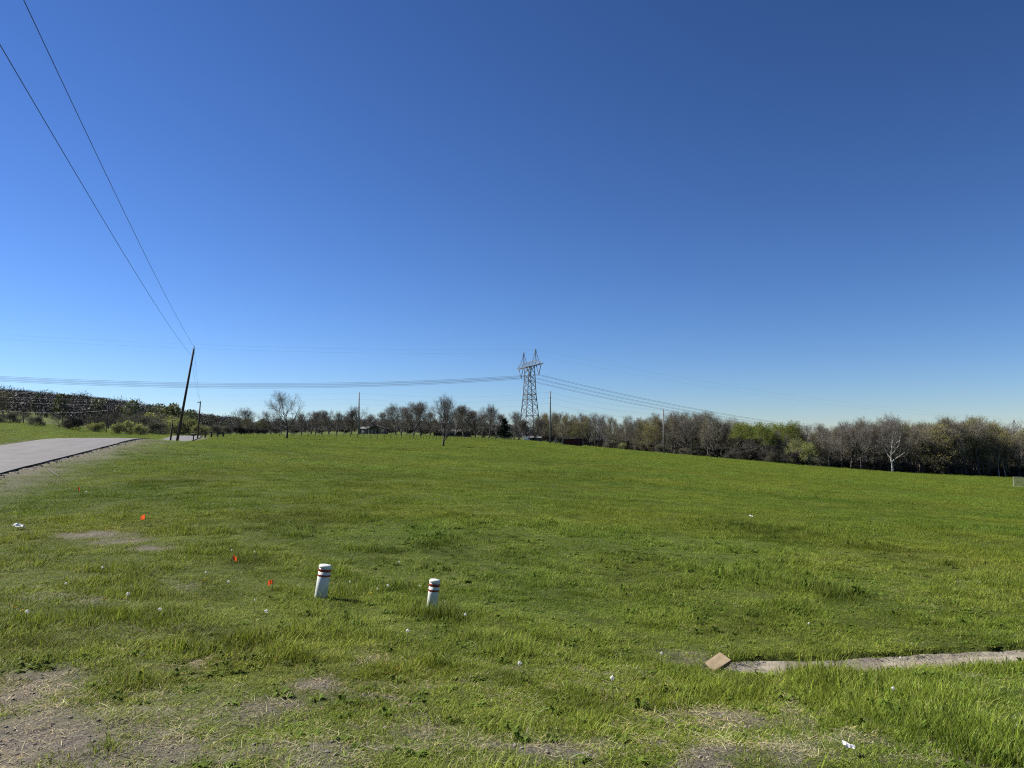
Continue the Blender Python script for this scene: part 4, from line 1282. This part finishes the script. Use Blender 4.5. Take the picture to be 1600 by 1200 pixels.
for k in range(3):
    o3 = {0: 'rear', 1: 'middle', 2: 'front'}[k]
    for dz in (-.22, .22):
        wire(A0[k] + Vector((0, 0, dz)), A1[k] + Vector((0, 0, dz)), 8.5, .042, '%s conductor bundle sagging leftward from the tall pylon' % o3, group='conductors left of the pylon, %s bundle' % o3)
        wire(A1[k] + Vector((0, 0, dz)), A2[k] + Vector((0, 0, dz)), 9.5, .042, '%s conductor bundle sagging rightward from the tall pylon' % o3, group='conductors right of the pylon, %s bundle' % o3)
for k in range(2):
    o2 = ('left', 'right')[k]
    wire(K0[k], K1[k], 5.0, .012, 'thin shield wire leftward from the %s peak of the tall pylon' % o2)
    wire(K1[k], K2[k], 5.5, .012, 'thin shield wire rightward from the %s peak of the tall pylon' % o2)
for k in range(3):
    for (P, Q, s, nm) in ((TP0, TP1, 3.2, 'left of the pole by the grey house'), (TP1, TP2, 1.6, 'between the house pole and the pole right of the pylon'), (TP2, TP3, 1.0, 'between the pole by the pylon and the pale pole'), (TP3, TP4, 2.0, 'from the pale pole toward the right hand wood')):
        wire(P[k], Q[k], s, .008 if P is TP0 else .013, '%s lower line wire %s' % (('top', 'middle', 'bottom')[k], nm))
sl = on(167.5, 200) + Vector((0, 0, Ls - .4))
wire(at(-40, 636, 230), sl, 1.2, .008, 'thin wire crossing the wooded hill to the slim pole', 'wire_line')
wire(sl, at(262, 632, 260), 1.0, .008, 'thin wire from the slim pole across the wooded hill', 'wire_line')

# ------------------------------------------------------------------ fences
def make_fence():
    pts = [(438, 685.6), (500, 686.2), (560, 687), (620, 687.4), (680, 685.4), (740, 684.6), (812, 687)]
    world = []
    for px, py in pts:
        Yf = np.interp(px, [438, 620, 812], [188, 192, 245]); world.append(on(px, Yf))
    # even spacing
    L = resample([tuple(p[:2]) for p in world], .25)
    d = np.concatenate([[0], np.cumsum(np.linalg.norm(np.diff(L, axis=0), axis=1))])
    root = empty('wire_fence', (float(L[0, 0]), float(L[0, 1]), hz(*L[0])), 0, 'long fence of dark posts and thin wires across the pasture before the houses', 'fence')
    inv = -root.location
    tops = []; first = None
    s = 0
    random.seed(9)
    while s < d[-1]:
        x = float(np.interp(s, d, L[:, 0])); y = float(np.interp(s, d, L[:, 1])); z = hz(x, y)
        if first is None:
            mb = MB(); mb.tube([(0, 0, -.2), (0, 0, 1.2)], [.075, .065], 6); first = mb.mesh('fence_post', M['post'])
        o = link('fence_post', first, root)
        o.location = Vector((x, y, z)) + inv; o.rotation_euler = (random.gauss(0, .04), random.gauss(0, .04), random.uniform(0, 6))
        o.scale = (random.uniform(.7, 1.3), random.uniform(.7, 1.3), random.uniform(.85, 1.12))
        tops.append(Vector((x, y, z)) + inv)
        s += 1.75
    for h in (.25, .55, .85, 1.1):
        mb = MB()
        for a, b in zip(tops[:-1], tops[1:]): mb.tube([a + Vector((0, 0, h)), b + Vector((0, 0, h))], .007, 3, cap=False)
        mb.build('fence_wire', M['wire_line'], root)
make_fence()
def rail_fence():
    root = empty('rail_fence', tuple(on(322, 155)), 0, 'short dark rail fence beyond the far bend of the road', 'fence')
    inv = -root.location; prev = None
    for px in (322, 331.5, 341, 350):
        p = on(px, 158) + inv
        mb = MB(); mb.box(p + Vector((0, 0, .5)), (.28, .28, 1.3)); mb.build('fence_post', M['post'], root)
        if prev is not None:
            mb = MB(); mb.bar(prev + Vector((0, 0, .95)), p + Vector((0, 0, .95)), .10); mb.build('rail', M['post'], root)
        prev = p
rail_fence()
def chain_fence():
    p0 = place(1584, 760); Yc = p0.y
    root = empty('chain_link_fence', tuple(p0), 0, 'pale chain link fence corner at the right edge of the field', 'fence')
    P = [Vector((p0.x + 2.4 * k, p0.y + .15 * k, 0)) for k in range(6)]
    for p in P: p.z = hz(p.x, p.y)
    P = [p - p0 for p in P]; Hf = 1.7
    for p in P:
        mb = MB(); mb.tube([p - UP * .1, p + UP * Hf], .045, 6); mb.build('fence_post', M['pad'], root)
    for z in (Hf, Hf * .52):
        mb = MB()
        for a, b in zip(P[:-1], P[1:]): mb.tube([a + UP * z, b + UP * z], .03, 5)
        mb.build('top_rail' if z == Hf else 'mid_rail', M['pad'], root)
    mb = MB()
    A, B = P[0], P[-1]; Lf = (B - A).length; d = (B - A).normalized()
    s = -Hf
    while s < Lf:
        for sg in (1, -1):
            a0, a1 = max(s, 0), min(s + Hf, Lf)
            if a1 > a0:
                za, zb = (a0 - s), (a1 - s)
                if sg < 0: za, zb = Hf - za, Hf - zb
                mb.bar(A + d * a0 + UP * za, A + d * a1 + UP * zb, .009)
        s += .10
    mb.build('wire_mesh', M['pole_grey'], root)
    # pale concrete walk in front
    a = place(1566, 760.5)
    mb = MB(); v = []
    n = 14
    for k in range(n + 1):
        x = a.x + k * .95; y = p0.y - .15 - .02 * k
        w = .3 + .9 * min(1, k / 4)
        for q in (-w, .3): v.append((x, y + q, hz(x, y) + .05))
    f = [(2 * k, 2 * k + 2, 2 * k + 3, 2 * k + 1) for k in range(n)]
    b0 = len(v); v += [(x, y, z - .25) for x, y, z in v]
    f += [(2 * k, b0 + 2 * k, b0 + 2 * k + 2, 2 * k + 2) for k in range(n)] + [(2 * k + 1, 2 * k + 3, b0 + 2 * k + 3, b0 + 2 * k + 1) for k in range(n)]
    mb.add(v, f); tag(mb.build('path', M['pad']), kind='structure')
chain_fence()

# ------------------------------------------------------------------ buildings
M['shingle'] = mat_noise('grey_shingle', (.085, .085, .088), (.14, .137, .14), 6, .8)
M['pale_roof'] = mat_noise('pale_metal_roof', (.28, .28, .28), (.38, .38, .375), 2, .6)
M['siding'] = mat_noise('grey_siding', (.10, .10, .11), (.15, .15, .16), 3, .8)
M['white'] = mat_noise('white_paint', (.55, .55, .54), (.66, .66, .65), 3, .6)
M['red'] = mat_noise('dark_red_boards', (.040, .010, .009), (.065, .014, .012), 5, .85)
M['dark'] = mat_noise('dark_boards', (.025, .022, .02), (.045, .04, .036), 3, .85)
M['window'] = mat_noise('window_glass', (.02, .025, .03), (.04, .045, .05), 1, .08, spec=.6)
def box_part(root, name, c, s, mat):
    mb = MB(); mb.box(c, s); return mb.build(name, M[mat], root)
def gable(root, name, x0, x1, y0, y1, ze, zr, mat, along='x', ov=.35, th=.18):
    """gable roof with ridge along x (eaves on the y sides) or along y"""
    mb = MB()
    if along == 'y':
        xm = (x0 + x1) / 2
        mb.prism([(x0 - ov, ze - .1), (xm, zr), (x1 + ov, ze - .1), (x1 + ov, ze - .1 + th), (xm, zr + th), (x0 - ov, ze - .1 + th)], y0 - ov, y1 + ov)
    else:
        ym = (y0 + y1) / 2
        t = MB(); t.prism([(y0 - ov, ze - .1), (ym, zr), (y1 + ov, ze - .1), (y1 + ov, ze - .1 + th), (ym, zr + th), (y0 - ov, ze - .1 + th)], x0 - ov, x1 + ov)
        mb.add([(v[1], v[0], v[2]) for v in t.v], [q[::-1] for q in t.f])
    return mb.build(name, M[mat], root)
def house_grey():
    p = on(584, 330)
    root = empty('grey_house', tuple(p), 0, 'low grey house with a gabled porch and side wing beyond the fence', 'house')
    k = 1.0
    def gwall(x0, x1, y0, y1, ze, zr):       # body with gable ends facing the viewer
        mb = MB(); xm = (x0 + x1) / 2; mb.prism([(x0, -.4), (x1, -.4), (x1, ze), (xm, zr), (x0, ze)], y0, y1); return mb.build('wall', M['siding'], root)
    gwall(-2.2, 5.2, 0, 8, 2.3, 3.7); gable(root, 'roof', -2.2, 5.2, -1.8, 8, 2.35, 3.72, 'shingle', 'y')
    box_part(root, 'wall', (-4.3, 4, .9), (4.2, 6.5, 2.6), 'siding'); gable(root, 'wing_roof', -6.4, -2.6, .75, 7.25, 2.2, 3.1, 'shingle', 'x')
    for x in (-1.9, 1.4, 4.9): box_part(root, 'porch_post', (x, -1.6, 1.0), (.22, .22, 2.7), 'white')
    for x in (-.6, 3.2):
        w = box_part(root, 'window', (x, -.03, 1.2), (1.0, .10, 1.2), 'white'); box_part(w, 'pane', (x, -.09, 1.2), (.84, .04, 1.04), 'window')
    d = box_part(root, 'door', (1.5, -.03, .75), (1.0, .10, 2.1), 'dark')
    w = box_part(root, 'window', (-4.4, .72, 1.1), (1.3, .10, 1.0), 'white'); box_part(w, 'pane', (-4.4, .66, 1.1), (1.1, .04, .84), 'window')
    box_part(root, 'chimney', (2.6, 5.0, 3.5), (.6, .6, 1.4), 'siding')
    q = on(566, 326); o = MB(); o.box((0, 0, .5), (1.5, 1.2, 1.0)); o.prism([(-.85, 1.0), (.85, 1.0), (0, 1.45)], -.7, .7)
    t = tag(o.build('pump_shed', M['white']), 'tiny white hut at the left end of the grey house', 'hut'); t.location = q
    q = on(598.5, 326); r2 = empty('notice_board', tuple(q), 0, 'small white board on two legs right of the grey house', 'sign')
    box_part(r2, 'board', (0, 0, 1.6), (1.3, .06, .9), 'white')
    for x in (-.55, .55): box_part(r2, 'leg', (x, .08, .7), (.1, .1, 2.2), 'white')
house_grey()
def dark_barn():
    p = on(710, 318)
    root = empty('dark_barn', tuple(p), 0, 'low dark barn behind the single field tree', 'barn')
    box_part(root, 'wall', (0, 4, .9), (13.5, 7, 2.6), 'dark'); gable(root, 'roof', -6.75, 6.75, .5, 7.5, 2.2, 3.2, 'dark', 'x')
    box_part(root, 'lean_to', (-7.9, 3.6, .7), (2.2, 5, 2.2), 'dark')
    box_part(root, 'fascia', (1.0, .05, 2.12), (7, .08, .14), 'pale_roof')
    for x in (.8, 6.4): box_part(root, 'post', (x, -.2, .8), (.18, .18, 2.4), 'siding')
    box_part(root, 'door', (-3.2, .46, .8), (2.4, .08, 2.0), 'siding')
dark_barn()
def white_house():
    p = on(829, 330)
    root = empty('pale_roofed_shed', tuple(p), 0, 'low grey roofed shed at the left foot of the pylon', 'shed')
    box_part(root, 'wall', (1.2, 3, .3), (7, 5, 1.9), 'siding'); gable(root, 'roof', -2.3, 4.7, .5, 5.5, 1.2, 1.75, 'shingle', 'x')
    box_part(root, 'door', (1.6, .46, .6), (1.6, .08, 1.8), 'dark')
    # white pickup parked in front
    q = on(823.5, 318)
    r2 = empty('parked_van', (q.x, q.y, q.z - .35), R(78), 'small white van parked before the low shed by the pylon', 'van')
    mb = MB(); mb.prism([(-2.1, .35), (2.2, .35), (2.25, .95), (1.7, 1.05), (1.2, 1.75), (-2.0, 1.8), (-2.15, 1.0)], -.85, .85); mb.build('body', M['white'], r2)
    mb = MB(); mb.prism([(1.0, 1.1), (1.55, 1.1), (1.15, 1.62), (1.0, 1.62)], -.87, .87); mb.prism([(-1.7, 1.1), (.8, 1.1), (.8, 1.6), (-1.7, 1.6)], -.865, .865); mb.build('window', M['window'], r2)
    for x in (-1.35, 1.35):
        for s in (-1, 1):
            mb = MB(); mb.tube([(x, s * .68, .34), (x, s * .88, .34)], .34, 12); mb.build('wheel', M['dark'], r2)
white_house()
def red_shed():
    p = place(888, 692)
    Y = 245; p = on(888, Y)
    root = empty('red_shed', tuple(p), R(-6), 'dark red shed with an open frame bay on its left side', 'shed')
    z0 = 691 ; s = Y / F
    x = lambda px: (px - 888) * s
    Ht = 2.75
    box_part(root, 'wall', ((x(880) + x(909.5)) / 2, 2.5, Ht / 2 - .4), (x(909.5) - x(880), 4.4, Ht - .2), 'red')
    n = 16
    for k in range(n):       # upright boards of the front
        xx = x(880.4) + (x(909) - x(880.4)) * (k + .5) / n
        box_part(root, 'board', (xx, .27, Ht / 2 - .42), ((x(909) - x(880.4)) / n - .03, .05, Ht - .3), 'red')
    mb = MB(); t = MB()
    mb.prism([(x(866), Ht - .30), (x(893), Ht - .06), (x(910.5), Ht - .32), (x(910.5), Ht - .22), (x(893), Ht + .04), (x(866), Ht - .20)], -.1, 5.0); mb.build('roof', M['pale_roof'], root)
    for px in (867, 878.3):
        for y in (.05, 4.7): box_part(root, 'post', (x(px), y, Ht / 2 - .5), (.20, .20, Ht - .35), 'pale_roof')
    box_part(root, 'corner_post', (x(909.6), .12, Ht / 2 - .5), (.14, .2, Ht - .3), 'siding')
    box_part(root, 'rail', ((x(867) + x(878)) / 2, 4.7, .8), (x(878) - x(867), .08, .12), 'pale_roof')
red_shed()

# ------------------------------------------------------------------ mailbox
def mailbox():
    p = on(303.5, 92)
    root = empty('mailbox', tuple(p), R(70), 'small dark mailbox on a post beside the far bit of road', 'mailbox')
    box_part(root, 'post', (0, 0, .3), (.10, .10, .9), 'post')
    mb = MB(); o = [(-.12, .75), (.12, .75)] + [(.12 * math.cos(a), .92 + .12 * math.sin(a)) for a in np.linspace(0, math.pi, 7)]
    mb.prism(o, -.27, .27); mb.build('box', M['dark'], root)
    box_part(root, 'door', (0, -.28, .87), (.2, .02, .2), 'dark')
mailbox()

# ------------------------------------------------------------------ marker bollards
def bollard(px, py, toppx, toppy, wpx, label):
    p = place(px, py + 4)
    s = p.y / F
    t = at(toppx, toppy, p.y)
    r = wpx * s / 2
    d = t - p; L = d.length
    root = empty('marker_bollard', tuple(p), 0, label, 'bollard', 'white marker bollards in the grass')
    root.rotation_mode = 'QUATERNION'; root.rotation_quaternion = d.to_track_quat('Z', 'Y')
    n = 40
    def ringpiece(name, prof, mat):
        mb = MB(); v = []; f = []
        for rr, z in prof:
            for k in range(n):
                a = 2 * math.pi * k / n; v.append((rr * math.cos(a), rr * math.sin(a), z))
        for i in range(len(prof) - 1):
            for k in range(n): f.append((i * n + k, i * n + (k + 1) % n, (i + 1) * n + (k + 1) % n, (i + 1) * n + k))
        f.append(tuple(range((len(prof) - 1) * n, len(prof) * n))); f.append(tuple(range(n))[::-1])
        mb.add(v, f); o = mb.build(name, M[mat], root)
        o.data.polygons.foreach_set('use_smooth', [len(q.vertices) == 4 for q in o.data.polygons])
        return o
    ringpiece('tube', [(r, -.25), (r * .985, L * .5), (r * .97, L - .024)], 'bollard')
    ringpiece('cap', [(r * .98, L - .026), (r * 1.025, L - .023), (r * 1.025, L - .004), (r * .99, L + .003), (r * .86, L + .012), (r * .4, L + .018)], 'bollard')
    for z, h in ((L - .054, .018), (L - .122, .013)):
        ringpiece('band', [(r * .985, z - h), (r * 1.012, z - h + .002), (r * 1.012, z + h - .002), (r * .985, z + h)], 'band')
bollard(500.5, 932, 508.5, 884, 19, 'larger white bollard with two red bands leaning right, by the orange flags')
bollard(674.5, 946, 679.5, 907, 16.5, 'smaller white bollard with two red bands, nearer the middle of the field')

# ------------------------------------------------------------------ marking flags, litter, sticks
def flag(px, py, size_px, label, seed, flip=1):
    random.seed(seed)
    p = place(px, py + 11)
    s = p.y / F; w = size_px * s
    root = empty('marking_flag', tuple(p), random.uniform(-.5, .5), label, 'flag', 'orange marking flags in the verge')
    h = 11 * s + w * .5
    mb = MB(); mb.tube([(0, 0, -.03), (.01, 0, h * .6), (0, 0, h + w * .4)], .0035, 4); mb.build('wire_stake', M['stick'], root)
    mb = MB(); nx, nz = 5, 3; v = []; 
    for i in range(nx + 1):
        for j in range(nz + 1):
            u = i / nx; t = j / nz
            v.append((flip * (u * w * .9), .22 * w * math.sin(u * 4 + seed + t) * u, h + w * .5 - t * w - u * u * w * .42))
    f = [(i * (nz + 1) + j, (i + 1) * (nz + 1) + j, (i + 1) * (nz + 1) + j + 1, i * (nz + 1) + j + 1) for i in range(nx) for j in range(nz)]
    mb.add(v, f); mb.build('flag_cloth', M['flag'], root)
flag(122, 766, 5.5, 'orange marking flag nearest the road edge', 1)
flag(226, 811, 6.5, 'orange marking flag second from the road, by the bare soil strip', 2, -1)
flag(363, 875, 7, 'brightest orange marking flag upslope of the larger bollard', 3)
flag(425, 913, 7, 'narrow drooping orange flag closest to the larger bollard', 5, -1)

def litter(px, py, w_px, label, seed):
    random.seed(seed); p = place(px, py + 3); w = w_px * p.y / F
    bm = bmesh.new(); bmesh.ops.create_grid(bm, x_segments=6, y_segments=5, size=.5)
    for v in bm.verts:
        v.co.x *= w; v.co.y *= w * 1.1
        v.co.z = w * (.35 * math.exp(-(v.co.x / w * 2.2) ** 2) + random.uniform(-.12, .16)); v.co.x += random.uniform(-.06, .06) * w; v.co.y += random.uniform(-.06, .06) * w
    me = bpy.data.meshes.new('paper_litter'); bm.to_mesh(me); me.materials.append(M['paper'])
    o = tag(link('paper_litter', me), label, 'litter'); o.location = p + Vector((0, 0, .05)); o.rotation_euler = (R(18), R(6), random.uniform(0, 3))
litter(28, 825, 13, 'crumpled white scrap of litter on the verge left of the bare soil strip', 4)
litter(1325, 1180, 16, 'flat white scrap of litter in the dry grass near the bottom edge', 6)
litter(1173, 807, 5, 'tiny white scrap far out in the open field', 8)

def stick(pts, r, label):
    P = [place(*q) + Vector((0, 0, .03)) for q in pts]
    mb = MB(); mb.tube(P, [r, r * .8, r * .5][:len(P)] if len(P) <= 3 else r, 5); tag(mb.build('stick', M['stick']), label, 'stick')
stick([(76, 735), (84, 741), (93, 746)], .035, 'dark dead stick lying on the verge below the road edge')

# ------------------------------------------------------------------ dandelions
def puff_mesh():
    random.seed(1); mb = MB()
    for k in range(170):
        d = rvec().normalized(); c = d * .021 * random.uniform(.55, 1.1)
        u = d.cross(rvec()).normalized() * .0045; w = d.cross(u).normalized() * .0045
        mb.add([tuple(c + u), tuple(c + w), tuple(c - u), tuple(c - w)], [(0, 1, 2, 3)])
    return mb.mesh('seed_head', M['puff'])
def petal_mesh():
    random.seed(2); mb = MB()
    for k in range(46):
        a = random.uniform(0, 6.28); el = random.uniform(.1, 1.3); l = .021 * random.uniform(.75, 1.1)
        d = Vector((math.cos(a) * math.cos(el), math.sin(a) * math.cos(el), math.sin(el) * .5)); s = d.cross(UP).normalized() * .0035
        mb.add([(0, 0, 0), tuple(d * l * .8 + s), tuple(d * l), tuple(d * l * .8 - s)], [(0, 1, 2, 3)])
    return mb.mesh('flower_head', M['petal'])
PM, FM = puff_mesh(), petal_mesh()
mb = MB(); mb.tube([(0, 0, -.02), (.008, 0, .5), (0, 0, 1)], .0017, 4); SM = mb.mesh('stem', M['stem'])
def dandelion(px, py, puff, sc, label, grp):
    p = place(px, py); d = ray(px, py)
    # stand slightly nearer so that the head, above the grass, shows at the pixel
    h = random.uniform(.13, .19) if puff else random.uniform(.10, .14)
    k = 1 - h / max(.3, -p.z)
    x, y = p.x * k, p.y * k; z = hz(x, y)
    root = empty('dandelion', (x, y, z), random.uniform(0, 6), label, 'flower', grp)
    st = link('stem', SM, root); st.scale = (1, 1, h)
    hd = link('seed_head' if puff else 'flower_head', PM if puff else FM, root); hd.location = (0, 0, h); hd.scale = (sc * random.uniform(.6, .85),) * 3
    if not puff: hd.rotation_euler = (random.uniform(.2, .7), random.uniform(-.3, .3), 0)
random.seed(55)
for px, py, sc in ((103, 916, 1.1), (200, 933, 1.1), (42, 959, 1.0), (250, 959, 1.0), (160, 888, .9), (357, 910, 1.0), (322, 894, 1.0), (135, 764, 1.3), (416, 962, 1.2), (606, 914, 1.0), (637, 993, 1.0), (547, 908, .9), (656, 914, .8),
                   (624, 877, .8), (398, 946, .8), (812, 1047, 1.1), (727, 970, .9), (957, 1075, 1.0), (1034, 1040, .9), (1264, 976, .8), (1406, 998, .8), (1396, 1085, .8), (398, 861, .9), (180, 721, 1.4), (362, 858, .9), (590, 921, .9)):
    dandelion(px, py, True, sc, 'white round dandelion seed head standing in the grass', 'dandelion seed heads in the grass')
for px, py, sc in ((165, 938, 1.2), (163, 940, 1.0), (25, 950, 1.1), (34, 955, 1.1), (22, 946, 1.0), (320, 906, 1.1), (324, 903, 1.0), (316, 908, 1.0), (307, 932, 1.2), (308, 935, .9), (579, 929, 1.1), (584, 926, 1.0), (582, 933, 1.0), (588, 924, .9), (397, 974, .9), (620, 1052, .9), (120, 905, .9)):
    dandelion(px, py, False, sc, 'yellow dandelion flower open in the grass', 'yellow dandelions in the grass')
